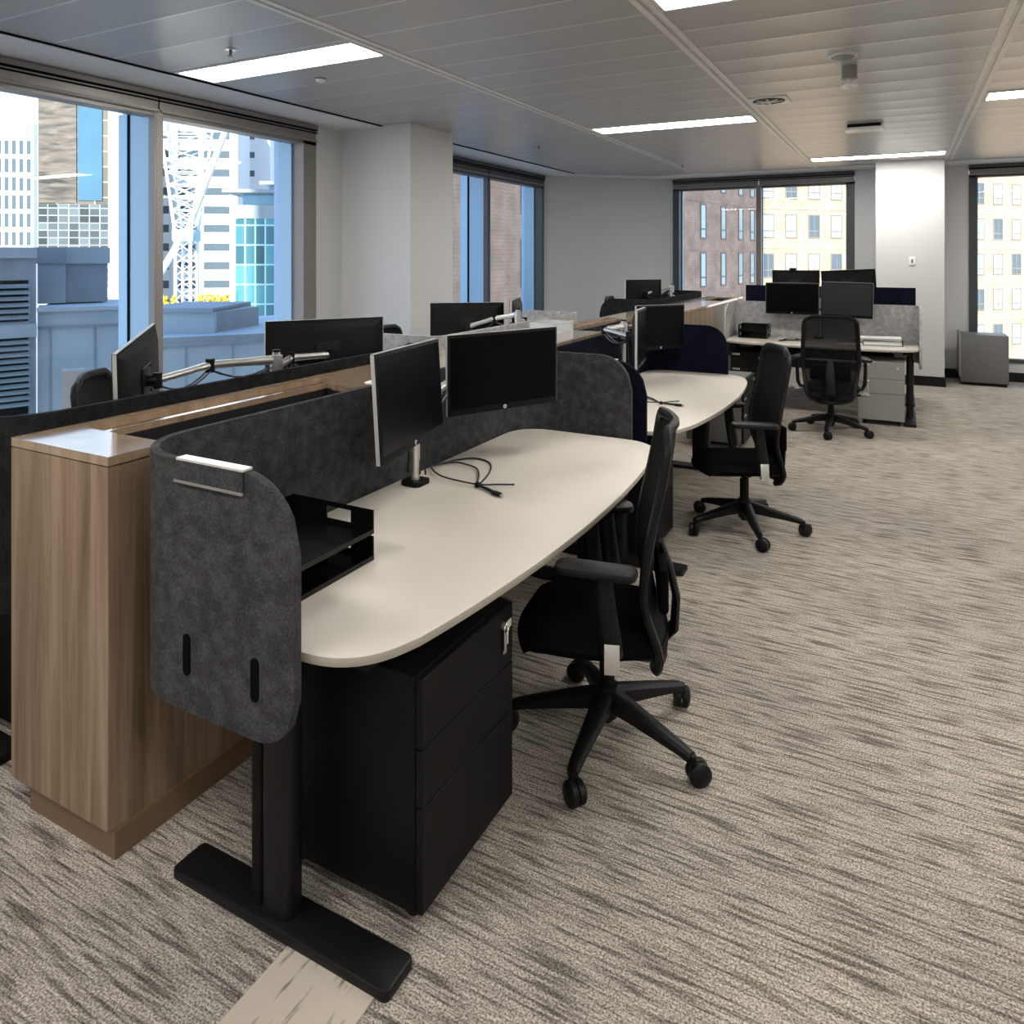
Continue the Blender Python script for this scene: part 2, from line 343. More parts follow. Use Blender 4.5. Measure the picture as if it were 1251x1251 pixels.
def window(idx, p0, rotz, L, mulls, fr, cap, zt, jamb=.05, reveal=.28):
    """local frame: x along the wall (0..L), +y towards outside, z up"""
    W = sempty('window_%d' % idx, p0, rotz)
    zb = .24
    f = B()
    bx(f, 0, jamb, -.01, .12, zb, zt); bx(f, L-jamb, L, -.01, .12, zb, zt); bx(f, 0, L, -.01, .12, zb, zb+.05); bx(f, 0, L, -.01, .12, zt-.04, zt)
    obj('window_frame', f, fr, W, 0)
    for x in mulls:
        f = B(); bx(f, x-.035, x+.035, -.015, .05, zb, zt); bx(f, x-.02, x+.02, -.018, -.012, zb, zt); o = obj('mullion', f, cap, W, 0)
        f = B(); bx(f, x-.03, x+.03, .05, reveal-.012, zb, zt); bx(f, x-.03, x+.03, reveal+.012, reveal+.12, zb, zt); obj('mullion_fin', f, m_alu, W, 0)
        f = B(); bx(f, x-.036, x+.036, reveal-.012, reveal+.012, zb, zt); obj('gasket', f, m_black_gap, W, 0)
    f = B(); bx(f, L-jamb-.02, L-jamb, .12, reveal+.05, zb, zt); bx(f, jamb, jamb+.02, .12, reveal+.05, zb, zt); obj('reveal_panel', f, m_alu, W, 0)
    f = B(); bx(f, 0, L, .12, reveal, zb-.02, zb+.02); obj('window_sill', f, m_alu, W, 0)
    xs = [jamb]+list(mulls)+[L-jamb]
    for a, c in zip(xs, xs[1:]):
        g = B(); v = [g.verts.new(q) for q in ((a, reveal, zb), (c, reveal, zb), (c, reveal, zt), (a, reveal, zt))]; g.faces.new(v)
        obj('window_pane', g, m_glass, W, 0)
    # roller blind cassettes under the soffit
    for a, c in zip([0]+list(mulls), list(mulls)+[L]):
        g = B(); bx(g, a+.008, c-.008, -.02, .06, zt+.005, ZC-.07, .006); obj('blind_cassette', g, cap, W, 0)
        g = B(); cyl(g, (a+.01, -.025, zt-.002), (c-.01, -.025, zt-.002), .012, 8); obj('blind_bar', g, m_greylt, W)
        g = B(); bx(g, a, c, -.03, .02, ZC-.072, ZC-.058); bx(g, a, c, -.028, .02, zt+.065, zt+.075); obj('blind_gap', g, m_black_gap, W, 0)
        g = B(); bx(g, a, c, -.035, .06, ZC-.058, ZC-.02); obj('blind_rail', g, fr, W, 0)
    return W
window(1, (XL, .3, 0), PI/2, 4.79, (1.6, 3.18), m_frame_grey, m_frame_grey, 2.66, .16)
window(2, (XL, 6.3, 0), PI/2, 3.60, (1.95,), m_frame_dark, m_frame_dark, 2.66, .06)
window(3, (-3.2, YB, 0), 0, 2.58, (1.29,), m_frame_dark, m_frame_grey, 2.66, .1, .12)
window(4, (.74, YB, 0), 0, 3.18, (1.6,), m_frame_dark, m_frame_grey, 2.68, .09, .12)

# ------------------------------------------------------------------ ceiling lights and fittings
def light_panel(x0, x1, y0, y1, label):
    t = thing('ceiling_light', label, 'ceiling light', ((x0+x1)/2, (y0+y1)/2, ZC), 0, 'linear ceiling light panels')
    hx, hy = (x1-x0)/2, (y1-y0)/2
    b = B(); bx(b, -hx, hx, -hy, -hy+.02, -.008, 0); bx(b, -hx, hx, hy-.02, hy, -.008, 0); bx(b, -hx, -hx+.02, -hy+.02, hy-.02, -.008, 0); bx(b, hx-.02, hx, -hy+.02, hy-.02, -.008, 0)
    obj('light_frame', b, m_rail, t, 0)
    b = B(); bx(b, -hx+.02, hx-.02, -hy+.02, hy-.02, -.005, 0); obj('diffuser', b, m_lamp, t, 0)
bays = [(-4.22, -2.73), (-2.63, -1.15), (-1.05, .43), (.53, 2.01), (2.11, 3.59), (3.69, 5.17)]
spots = [(0, 3.19, 'bright linear light panel in the ceiling by the near window with the white tower behind'), (2, 3.19, 'ceiling light panel cut off by the top of the photo'),
         (1, 6.48, 'long ceiling light panel between two rails, over the navy screened desk'), (3, 6.40, 'ceiling light panel cut off by the right hand edge of the photo'),
         (2, 9.75, 'thin ceiling light panel just in front of the white wall column'), (4, 3.19, 'ceiling light panel out of view beyond the aisle, nearest row'), (4, 9.75, 'ceiling light panel out of view beyond the far right window'), (5, 6.4, 'ceiling light panel out of view in the middle of the blank wall side')]
for i, y, lab in spots:
    if y < 0: continue
    light_panel(*bays[i], y+.02, y+.345, lab)
for i, y in ((1, -.09), (3, -.09), (2, -3.37), (4, -3.37), (5, -.09), (0, -3.37)):
    light_panel(*bays[i], y+.02, y+.345, 'ceiling light panel out of view, %s' % {(1, -.09): 'nearest behind the storage run', (3, -.09): 'nearest over the aisle', (2, -3.37): 'in the last row, central', (4, -3.37): 'in the last row, towards the blank wall', (5, -.09): 'beside the blank wall', (0, -3.37): 'in the last row by the windows'}[(i, y)])

t = thing('smoke_detector', 'round flush speaker disc in the ceiling beside the camera dome', 'ceiling speaker', (-.33, 4.83, ZC))
t.name = 'ceiling_speaker'
b = B(); cyl(b, (0, 0, -.012), (0, 0, 0), .085, 28); obj('rim', b, m_rail, t)
b = B(); cyl(b, (0, 0, -.015), (0, 0, -.011), .066, 24); obj('grille', b, m_greylt, t)
t = thing('motion_sensor', 'white cylindrical sensor hanging under the ceiling with a domed tip', 'sensor', (-.31, 5.12, ZC))
b = B(); cyl(b, (0, 0, -.085), (0, 0, 0), .046, 24); obj('housing', b, m_greylt, t)
b = B(); tube(b, [(0, 0, -.085), (0, 0, -.115), (0, 0, -.12)], [.02, .02, .02], 16); obj('neck', b, m_silver, t)
b = B(); tube(b, [(0, 0, -.118), (0, 0, -.125), (0, 0, -.14), (0, 0, -.146)], [.035, .048, .04, .02], 24); obj('dome', b, m_switch, t)
t = thing('air_vent', 'square white ceiling vent with a round swirl diffuser', 'vent', (-.93, 5.97, ZC))
b = B(); bx(b, -.15, .15, -.15, .15, -.006, 0, .002); obj('plate', b, m_rail, t)
b = B(); tube(b, [(0, 0, -.009), (0, 0, -.005)], [.118, .12], 32); obj('diffuser_recess', b, m_steel, t)
b = B()
for k in range(8):
    a = 2*PI*k/8; r = Matrix.Rotation(a, 3, 'Z'); box(b, r @ Vector((.06, 0, -.013)), (.09, .010, .006), rot=r)
cyl(b, (0, 0, -.02), (0, 0, -.008), .02, 16)
obj('swirl_vane', b, m_rail, t)
t = thing('wireless_access_point', 'flat rounded white box under the ceiling near the white column', 'access point', (-.33, 7.5, ZC))
b = B(); prism(b, rrect(-.16, .16, -.10, .10, .04), -.055, -.03, .006); obj('casing', b, m_switch, t)
b = B(); prism(b, rrect(-.14, .14, -.085, .085, .03), -.03, 0); obj('bracket', b, m_steel, t)
def sprinkler(x, y, lab):
    t = thing('sprinkler', lab, 'sprinkler', (x, y, ZC), 0, 'ceiling sprinklers')
    b = B(); cyl(b, (0, 0, -.006), (0, 0, 0), .032, 20); obj('escutcheon', b, m_silver, t)
    b = B(); cyl(b, (0, 0, -.04), (0, 0, -.006), .009, 10); cyl(b, (0, 0, -.044), (0, 0, -.04), .018, 14); obj('head', b, m_greylt, t)
sprinkler(-3.46, 3.01, 'small sprinkler in the ceiling behind the near light panel')
sprinkler(-3.51, 7.2, 'small sprinkler in the ceiling past the white column on the window side')
sprinkler(-2.58, 9.6, 'tiny sprinkler in the ceiling near the far left brick view window')
t = thing('ceiling_detector', 'small flat white round detector in the ceiling in front of the bright light panel', 'detector', (-3.50, 3.80, ZC))
b = B(); cyl(b, (0, 0, -.008), (0, 0, 0), .04, 20); obj('base', b, m_greylt, t)
b = B(); tube(b, [(0, 0, -.008), (0, 0, -.02), (0, 0, -.026)], [.035, .03, .015], 20); obj('cover', b, m_switch, t)
t = thing('light_switch', 'small white switch on the white wall column', 'switch', (.08, 10.5, 1.55))
b = B(); bx(b, -.035, .035, -.01, 0, -.055, .055, .003); obj('plate', b, m_switch, t)
b = B(); bx(b, -.012, .012, -.018, -.01, -.02, .02, .003); obj('rocker', b, m_greylt, t)

# ------------------------------------------------------------------ storage run with planter troughs
def planter(y0, y1, tr, label, near_panel=False):
    t = thing('storage_planter', label, 'storage planter', (0, y0, 0), 0, 'oak storage run between the desk rows'); L = y1-y0
    x0, x1 = -2.34, -1.88
    b = B(); bx(b, -2.26, -1.865, .01, L, 0, .075); obj('plinth', b, m_woodedge, t, 0)
    b = B(); bx(b, x0, x0+.018, 0, L, .075, 1.051); bx(b, x1-.018, x1, 0, L, .075, 1.051); bx(b, x0+.018, x1-.018, 0, .018, .075, 1.051); bx(b, x0+.018, x1-.018, L-.018, L, .075, 1.051); bx(b, x0+.018, x1-.018, .018, L-.018, .075, .1)
    obj('carcass', b, m_wood, t, 0)
    a0, a1, g1 = tr[0]-y0, tr[1]-y0, tr[2]-y0
    b = B()
    bx(b, x0, x1, 0, a0, 1.055, 1.08)                           # near panel
    bx(b, x0, x0+.05, a0, g1, 1.055, 1.08)                      # window side rim
    bx(b, -2.18, -2.155, a0, a1, 1.055, 1.08)                   # middle rim
    bx(b, x1-.035, x1, a0, a1, 1.055, 1.08)
    prism(b, [(-2.18, a1), (-2.155, a1), (x1-.035, a1-.05), (x1, a1-.05), (x1, g1+.25), (-2.18, g1)], 1.055, 1.08)
    prism(b, [(x0, g1), (-2.18, g1), (x1, g1+.25), (x1, L), (x0, L)], 1.055, 1.08)
    obj('worktop', b, [m_woodtop], t, 0)
    b = B(); bx(b, x0+.05, -2.18, a0, g1, 1.03, 1.05); obj('inner_ledge', b, m_wood, t, 0)
    b = B(); bx(b, -2.155, x1-.035, a0, a1, .82, .83); bx(b, -2.155, -2.148, a0, a1, .83, 1.06); bx(b, x1-.042, x1-.035, a0, a1, .83, 1.06)
    bx(b, -2.148, x1-.042, a1-.007, a1, .83, 1.06); bx(b, -2.148, x1-.042, a0, a0+.007, .83, 1.06); obj('trough_liner', b, m_liner, t, 0)
planter(1.23, 4.18, (1.41, 2.38, 2.5), 'oak laminate storage unit with black planter trough, nearest of the run')
planter(4.182, 7.1, (4.9, 5.95, 6.05), 'middle oak storage unit of the run, its trough beside the navy desk monitors')
planter(7.102, 10.0, (8.85, 9.7, 9.78), 'farthest oak storage unit of the run, reaching the light grey desk')

# ------------------------------------------------------------------ desks
def leg_parts(t, y, x0=.11, x1=.80, zt=.66):
    """T leg: foot on the floor, two stage lifting column"""
    b = B(); prism(b, rrect(x0, x1, -.05, .05, .018), 0, .032, .007)
    f = obj('leg', B0(b), m_steel2, t, loc=(0, y, 0)); return f
def B0(b): return b
def make_desk(name, label, L, loc, rotz, group, legs=(.09, None), dark=True, bow=True, feet=True):
    t = thing(name, label, 'desk', loc, rotz, group)
    n = 24
    bow_ = [(.72+.13*math.sin(PI*k/n)**.6, L*k/n) for k in range(n+1)]
    pts = [(0, 0)]+bow_+[(0, L)]
    pts = [pts[0], pts[1]]+[p for p in pts[2:-2] if .17 < p[1] < L-.17]+[pts[-2], pts[-1]]
    rad = [.19, .15]+[0]*(len(pts)-4)+[.15, .19]
    poly = round_poly(pts, rad, 9)
    b = B(); prism(b, poly, .697, .72, .004)
    for f in b.faces:
        if abs(f.normal.z) < .7: f.material_index = 1
    b.normal_update()
    for f in b.faces: f.material_index = 0 if f.normal.z > .6 else 1
    obj('tabletop', b, [m_top, m_topedge], t, 30)
    b = B(); bx(b, .30, .40, .10, L-.10, .655, .697, .003); bx(b, .12, .70, .08, .14, .665, .697, .003); bx(b, .12, .70, L-.14, L-.08, .665, .697, .003); obj('crossbeam', b, m_steel, t)
    b = B(); bx(b, .05, .28, .22, L-.22, .53, .54); bx(b, .05, .06, .22, L-.22, .54, .60); bx(b, .27, .28, .22, L-.22, .54, .60)
    for yy in (.25, L-.25): bx(b, .06, .27, yy-.01, yy+.01, .54, .697)
    obj('cable_tray', b, m_steel, t, 0)
    for y in (.075, L-.075):
        b = B(); prism(b, [(x_, y_+y) for x_, y_ in rrect(.10, .80, -.052, .052, .016)], 0, .027, .006); 
        f = obj('leg', b, m_steel2, t)
        b = B()
        prism(b, [(x_, y_+y) for x_, y_ in rrect(.395, .49, -.032, .032, .026)], .026, .60)
        prism(b, [(x_, y_+y) for x_, y_ in rrect(.41, .475, -.022, .022, .018)], .60, .668)
        obj('leg_column', b, m_steel2, f)
        b = B(); prism(b, [(x_, y_+y) for x_, y_ in rrect(.358, .394, -.024, .024, .01)], .026, .66); obj('cable_riser', b, m_steel, f)
    b = B(); bx(b, .66, .76, L*.62, L*.62+.13, .672, .697, .004); obj('height_control', b, m_plastic, t)
    return t

def make_screen(name, label, L, loc, rotz, mat, group, R0=.62, R1=.62, zt=1.12, zb=.51, r=.2, slots=True, clip=True, h=0.022, rt=.17, rb=.12, endfull=False):
    """felt privacy screen wrapping three sides of a desk. local: back panel at x=0 from y=0..L; returns towards +x"""
    t = thing(name, label, 'desk screen', loc, rotz, group)
    path = []  # (x, y, dist from the free end)
    N = 10
    a = []
    step = .02
    k = 0.0
    while k < R0-r-1e-6: a.append((R0-k, 0)); k += step
    for i in range(N+1):
        q = PI/2*i/N; a.append((r-r*math.sin(q), r-r*math.cos(q)))
    k = r
    for i in range(1, 24): a.append((0, r+(L-2*r)*i/24))
    for i in range(N+1):
        q = PI/2*i/N; a.append((r-r*math.cos(q), L-r+r*math.sin(q)))
    k = r+step
    while k <= R1+1e-6: a.append((k, L)); k += step
    S = [0]
    for p, q in zip(a, a[1:]): S.append(S[-1]+math.dist(p, q))
    T = S[-1]
    b = B(); cols = []
    for i, (x, y) in enumerate(a):
        p0 = a[max(i-1, 0)]; p1 = a[min(i+1, len(a)-1)]
        dx, dy = p1[0]-p0[0], p1[1]-p0[1]; l = math.hypot(dx, dy); nx, ny = dy/l, -dx/l
        e = min(S[i], T-S[i])
        def inset(rr): return 0 if e >= rr else rr-math.sqrt(max(0, rr*rr-(rr-e)**2))
        z1 = zt-inset(rt); z0 = zb+inset(rb)
        ring = []
        for sgn, z in ((1, z0), (1, z1), (-1, z1), (-1, z0)):
            ring.append(b.verts.new((x+nx*h/2*sgn, y+ny*h/2*sgn, z)))
        cols.append(ring)
    for p, q in zip(cols, cols[1:]):
        for j in range(4): b.faces.new((p[j], p[(j+1) % 4], q[(j+1) % 4], q[j]))
    b.faces.new(cols[0]); b.faces.new(cols[-1][::-1])
    obj('panel', b, mat, t, 35)
    if clip:
        b = B(); bx(b, R0-.155-.23, R0-.155, -.016, .014, zt, zt+.006, .001); obj('top_clip', b, m_silverlt, t, 0)
        b = B(); bx(b, R0-.155-.23, R0-.155, -.016, -.0125, zt-.05, zt, .0008); obj('clip_plate', b, m_felt if mat is m_felt else mat, t, 0)
        b = B(); bx(b, R0-.155-.235, R0-.155, -.0185, -.0125, zt-.054, zt-.048); obj('clip_lip', b, m_greylt, t, 0)
    if slots:
        for x in (R0-.35, R0-.12):
            b = B(); rr = rrect(x-.012, x+.012, .60, .70, .0119, 5)
            m = Matrix(((1, 0, 0, 0), (0, 0, 1, 0), (0, 1, 0, 0), (0, 0, 0, 1)))
            prism(b, rr, -.0145, -.0100, 0, m); obj('slot', b, m_black_gap, t, 0)
    return t
GD = 'cream topped sit-stand desks'
GS = 'felt desk screens'
XD = -1.785; XSC = -1.81
make_desk('sit_stand_desk', 'cream bow-fronted sit-stand desk with black legs inside the charcoal screen, nearest of all', 2.2, (XD, 1.25, 0), 0, GD)
make_screen('desk_screen', 'charcoal felt screen with two slots wrapping the nearest desk', 2.27, (XSC, 1.22, 0), 0, m_felt, GS)
make_desk('sit_stand_desk', 'cream bow-fronted desk inside the navy screen, second along the aisle', 2.03, (XD, 3.65, 0), 0, GD)
make_screen('desk_screen', 'navy felt screen wrapping the second desk along the aisle', 2.13, (XSC, 3.60, 0), 0, m_navy, GS, R0=.66, R1=.62, zt=1.08, slots=False)
# window side, backs to the storage run
make_desk('sit_stand_desk', 'window side desk mostly hidden behind the near black screen', 2.2, (-2.43, 3.45, 0), PI, GD)
make_screen('desk_screen', 'dark felt screen behind the near oak storage unit on the window side', 2.27, (-2.405, 3.49, 0), PI, m_felt_dk, GS, clip=False, R0=.24)
make_desk('sit_stand_desk', 'window side desk hidden behind the pale felt screen', 2.03, (-2.43, 5.68, 0), PI, GD)
make_screen('desk_screen', 'pale grey felt screen showing just over the storage run between the monitors', 2.13, (-2.405, 5.72, 0), PI, m_lfelt, GS, clip=False, slots=False, zt=1.145, r=.1)
make_desk('sit_stand_desk', 'far window side desk hidden behind the black screen by the corner wall', 2.2, (-2.43, 10.0, 0), PI, GD)
make_screen('desk_screen', 'black felt screen on the window side at the far end of the storage run', 2.27, (-2.405, 10.04, 0), PI, m_felt_dk, GS, clip=False, slots=False, zt=1.14)
# far desk across the end
make_desk('sit_stand_desk', 'cream desk with black legs across the far end, light grey screen behind it', 1.82, (-1.70, 8.68, 0), -PI/2, GD)
make_screen('desk_screen', 'light grey felt screen around the far cross desk', 1.86, (-1.725, 8.71, 0), -PI/2, m_lfelt, GS, R0=.55, R1=.62, zt=1.10, r=.08, clip=False, slots=False)
make_desk('sit_stand_desk', 'cream desk behind the light grey screen, facing the far windows', 1.82, (.12, 8.86, 0), PI/2, GD)
b = B(); bx(b, -1.62, .10, 8.765, 8.785, .60, 1.28, .004); tag(obj('desk_screen', b, m_navy), 'straight navy felt screen rising behind the light grey one', 'desk screen', GS)

# ------------------------------------------------------------------ pedestals
def drawer_pedestal(label, loc, rotz, body, front, keys=False, H=.60, W=.42, D=.48, name='drawer_pedestal', handle=False):
    """local: drawers face +x"""
    t = thing(name, label, 'pedestal', loc, rotz, 'mobile drawer pedestals')
    b = B(); bx(b, -D/2, D/2-.02, -W/2, W/2, .045, H, .006); obj('body', b, body, t)
    hs = [(.05, .30), (.304, .44), (.444, H-.004)]
    for z0, z1 in hs:
        b = B(); bx(b, D/2-.02, D/2, -W/2+.002, W/2-.002, z0, z1, .003); d = obj('drawer', b, front, t, 0)
        if handle:
            b = B(); bx(b, D/2, D/2+.006, -W/2+.02, -W/2+.10, z1-.03, z1-.012, .002); obj('handle', b, m_silver, d)
    for sx in (-1, 1):
        for sy in (-1, 1):
            b = B(); cyl(b, (sx*(D/2-.06)-.0, sy*(W/2-.05)-.012, .021), (sx*(D/2-.06), sy*(W/2-.05)+.012, .021), .021, 14); cyl(b, (sx*(D/2-.06), sy*(W/2-.05), .03), (sx*(D/2-.06), sy*(W/2-.05), .05), .01, 8); obj('caster', b, m_plastic, t)
    b = B(); cyl(b, (D/2, W/2-.06, H-.05), (D/2+.008, W/2-.06, H-.05), .011, 14); obj('lock', b, m_silver, t)
    return t
m_drawer = M('black_drawer', (.005, .005, .005), .5, spec=.2)
drawer_pedestal('black three-drawer pedestal under the nearest desk', (-1.25, 1.67, 0), 0, m_steel, m_drawer, H=.615, W=.46)
drawer_pedestal('black pedestal at the left edge under the window side desk', (-2.75, 1.60, 0), PI, m_steel, m_drawer, H=.62)
drawer_pedestal('black pedestal under the navy screened desk, hidden in shade', (-1.42, 3.98, 0), 0, m_steel, m_drawer)
drawer_pedestal('dark grey pedestal past the navy screen end panel, its top catching light', (-1.42, 6.55, 0), 0, m_grey, m_drawer, H=.58, W=.50, handle=True)
drawer_pedestal('light grey three-drawer pedestal under the far cross desk', (-.20, 8.08, 0), -PI/2, m_greylt, m_greylt, handle=True, W=.40, H=.60)
drawer_pedestal('black pedestal at the storage run end of the far cross desk', (-1.46, 8.25, 0), -PI/2, m_steel, m_drawer, W=.36, handle=True)
t = thing('key_bunch', 'small bunch of silver keys hanging from the lock of the near black pedestal', 'keys', (-1.01, 1.84, .565))
b = B(); ring = [(.012+.0, .014*math.cos(a), -.006+.014*math.sin(a)) for a in [2*PI*k/14 for k in range(15)]]; tube(b, ring, .0014, 6); obj('ring', b, m_silver, t)
b = B(); bx(b, .006, .009, -.006, .006, -.075, -.018, .001); bx(b, .006, .009, -.012, .0, -.075, -.066); obj('key', b, m_silver, t)
b = B(); box(b, (.012, .014, .004), (.003, .024, .022), .001); bx(b, .010, .013, .002, .008, -.05, 0); obj('key', b, m_silverlt, t)

# grey low cabinet by the far window
t = thing('low_cabinet', 'low grey metal cabinet standing on the carpet before the far right window', 'cabinet', (.87, 10.8, 0))
b = B(); bx(b, -.25, .25, .02, .42, .035, .63, .004); obj('body', b, m_grey, t)
b = B(); bx(b, -.252, .252, 0, .02, .04, .63, .003); obj('door', b, m_grey, t)
b = B(); bx(b, -.24, .24, .03, .40, 0, .035); obj('base', b, m_steel, t, 0)
b = B(); bx(b, -.27, -.252, .0, .44, .10, .65, .003); obj('side_panel', b, m_greylt, t)

# ------------------------------------------------------------------ office chairs (seat faces local +x)
def make_chair(name, label, star=0.0, see=False, sw=0.0):
    t = thing(name, label, 'office chair', (0, 0, 0), 0, 'black mesh office chairs')
    mb = m_back2 if see else m_back
    b = B(); cyl(b, (0, 0, .075), (0, 0, .18), .036, 20); tube(b, [(0, 0, .055), (0, 0, .075)], [.018, .03], 16); obj('hub', b, m_plastic, t)
    b = B(); cyl(b, (0, 0, .165), (0, 0, .30), .026, 18); cyl(b, (0, 0, .30), (0, 0, .40), .014, 14); obj('gas_lift', b, m_steel, t)
    for k in range(5):
        a = star+2*PI*k/5; d = Vector((math.cos(a), math.sin(a), 0)); n = Vector((-d.y, d.x, 0))
        b = B()
        sec = [(.02, .168, .105, .032), (.10, .152, .100, .029), (.20, .128, .088, .024), (.29, .106, .076, .020), (.322, .096, .066, .017)]
        rings = []
        for rr, z1, z0, hw in sec:
            rings.append([b.verts.new(d*rr+n*s*hw*wf+Vector((0, 0, z))) for s, z, wf in ((-1, z0, .8), (-1, z1-.008, 1), (-1, z1, .6), (1, z1, .6), (1, z1-.008, 1), (1, z0, .8))])
        for p, q in zip(rings, rings[1:]):
            for j in range(6): b.faces.new((p[j], p[(j+1) % 6], q[(j+1) % 6], q[j]))
        b.faces.new(rings[0]); b.faces.new(rings[-1][::-1])
        lg = obj('base_leg', b, m_plastic, t, 50)
        b = B(); c = d*.325; off = Vector((math.cos(a+.9), math.sin(a+.9), 0))*.018; ax = Vector((-off.y, off.x, 0)).normalized()
        p = c+off
        for s in (-1, 1): tube(b, [p+ax*s*.002+Vector((0, 0, .036)), p+ax*s*.006+Vector((0, 0, .036)), p+ax*s*.020+Vector((0, 0, .036)), p+ax*s*.027+Vector((0, 0, .036)), p+ax*s*.030+Vector((0, 0, .036))], [.034, .036, .036, .028, .012], 20)
        box(b, p+Vector((0, 0, .045)), (.02, .02, .03)); tube(b, [c+Vector((0, 0, .05)), c+Vector((0, 0, .09))], .011, 10)
        obj('caster', b, m_plastic, lg)
    b = B(); box(b, (.0, 0, .385), (.24, .16, .05), .012); box(b, (-.13, 0, .39), (.14, .07, .035), .01); tube(b, [(.04, -.08, .38), (.05, -.22, .375)], .006, 8); tube(b, [(.05, -.20, .375), (.05, -.25, .374)], .010, 8)
    obj('tilt_mechanism', b, m_plastic, t).location.z = -.03
    # seat cushion: rounded, waterfall front
    b = B(); nx_, ny_ = 16, 14; top = {}; bot = {}
    def sx_(u): return -.20+.50*u
    for i in range(nx_+1):
        for j in range(ny_+1):
            u, v = i/nx_, j/ny_*2-1
            hw = .245*(1-.10*(abs(2*u-1)**6)); x = sx_(u)
            e = max(abs(v)**6, abs(2*u-1)**8)
            z = .475-.04*e-.012*(1-v*v)*math.sin(PI*u)+(.0 if u < .8 else -.035*((u-.8)/.2)**2)
            top[i, j] = b.verts.new((.05+.25*(2*u-1)*(1-.17*v*v), .25*v*(1-.17*(2*u-1)**2), z)); bot[i, j] = b.verts.new((.05+.24*(2*u-1)*(1-.17*v*v), .24*v*(1-.17*(2*u-1)**2), .412))
    for i in range(nx_):
        for j in range(ny_):
            b.faces.new((top[i, j], top[i+1, j], top[i+1, j+1], top[i, j+1])); b.faces.new((bot[i, j], bot[i, j+1], bot[i+1, j+1], bot[i+1, j]))
    for i in range(nx_):
        for j in (0, ny_): b.faces.new((top[i, j], top[i+1, j], bot[i+1, j], bot[i, j]))
    for j in range(ny_):
        for i in (0, nx_): b.faces.new((top[i, j], top[i, j+1], bot[i, j+1], bot[i, j]))
    obj('seat', b, m_seat, t, 60).location.z = -.03
    b = B(); prism(b, rrect(-.17, .26, -.20, .20, .05), .398, .414, .004); obj('seat_pan', b, m_plastic, t).location.z = -.03
    # backrest: S curve, slightly dished
    prof = [(.33, -.185), (.40, -.200), (.46, -.185), (.53, -.160), (.60, -.145), (.70, -.152), (.80, -.170), (.90, -.192), (1.0, -.212), (1.07, -.222), (1.10, -.224)]
    def px(z):
        for (z0, x0), (z1, x1) in zip(prof, prof[1:]):
            if z <= z1: return x0+(x1-x0)*(z-z0)/(z1-z0)
        return prof[-1][1]
    def hwid(z):
        u = (z-.33)/.77
        w_ = .185+.05*min(1, u*2.2) if u < .5 else .235-.018*(u-.5)*2
        r = .07
        if z > 1.10-r: w_ -= r-math.sqrt(max(0, r*r-(z-1.10+r)**2))
        if z < .33+.09: w_ -= .09-math.sqrt(max(0, .09**2-(.42-z)**2))
        return w_
    def dish(v, z): return .035*v*v
    zs = [.33+.77*k/30 for k in range(31)]
    b = B(); F = {}; K = {}; nv = 12
    for i, z in enumerate(zs):
        for j in range(nv+1):
            v = j/nv*2-1; y = hwid(z)*v*.985
            F[i, j] = b.verts.new((px(z)+dish(v, z)+.004, y, z)); K[i, j] = b.verts.new((px(z)+dish(v, z)-.004, y, z))
    for i in range(30):
        for j in range(nv):
            b.faces.new((F[i, j], F[i, j+1], F[i+1, j+1], F[i+1, j])); b.faces.new((K[i, j], K[i+1, j], K[i+1, j+1], K[i, j+1]))
    bk = obj('backrest', b, mb, t, 60); bk.location.z = -.03
    b = B(); loop = []
    for z in zs: loop.append((px(z)+dish(1, z), hwid(z), z))
    for k in range(1, 8): v = 1-k/4; loop.append((px(1.1)+dish(v, 1.1), hwid(1.1)*v, 1.10))
    for z in zs[::-1]: loop.append((px(z)+dish(1, z), -hwid(z), z))
    for k in range(1, 8): v = -1+k/4; loop.append((px(.33)+dish(v, .33), hwid(.33)*v, .33))
    loop.append(loop[0]); tube(b, loop, .0145, 8, caps=False, flat=(1.0, 1.25)); obj('back_frame', b, m_plastic, bk)
    # upright spine and lumbar pad
    b = B(); tube(b, [(-.10, 0, .39), (-.17, 0, .37), (-.222, 0, .42), (-.228, 0, .52), (-.205, 0, .62), (-.178, 0, .70)], [.022, .024, .022, .02, .018, .012], 12, flat=(2.0, .7)); obj('back_support', b, m_plastic, t).location.z = -.03
    b = B(); box(b, (-.178, 0, .60), (.03, .34, .14), .012); obj('lumbar_pad', b, m_seat, bk)
    # armrests
    for s in (-1, 1):
        b = B(); tube(b, [(-.02, s*.20, .405), (-.02, s*.262, .415), (-.015, s*.282, .46), (.0, s*.287, .56), (.01, s*.287, .665)], [.02, .021, .022, .021, .019], 10, flat=(1.5, .75))
        ar = obj('armrest', b, m_plastic, t)
        rz = Matrix.Rotation(s*-.18+sw, 3, 'Z')
        b = B(); q = rrect(-.125, .125, -.045, .045, .035); prism(b, q, .662, .690, .010, Matrix.Translation((.03, s*.28, 0)) @ rz.to_4x4()); obj('arm_pad', b, m_plastic, ar)
        b = B(); box(b, (-.018, s*.307, .425), (.045, .004, .085), .001, rot=Matrix.Rotation(s*.12, 3, 'X')); box(b, (-.018, s*.287, .384), (.045, .04, .004), .001); obj('bracket_plate', b, m_silver, ar)
    return t
ch = make_chair('office_chair', 'black mesh-back office chair seen side-on, nearest, pushed up to the charcoal screened desk', math.radians(-88-200))
ch.location = (-.885, 2.34, 0); ch.rotation_euler = (0, 0, math.radians(200))
c2 = make_chair('office_chair', 'black office chair turned to the second desk along the aisle, navy screen behind', math.radians(-65-208))
c2.location = (-.84, 4.50, 0); c2.rotation_euler = (0, 0, math.radians(208))
c3 = make_chair('office_chair', 'black see-through mesh chair seen from behind at the far cross desk', math.radians(-92-93), see=True)
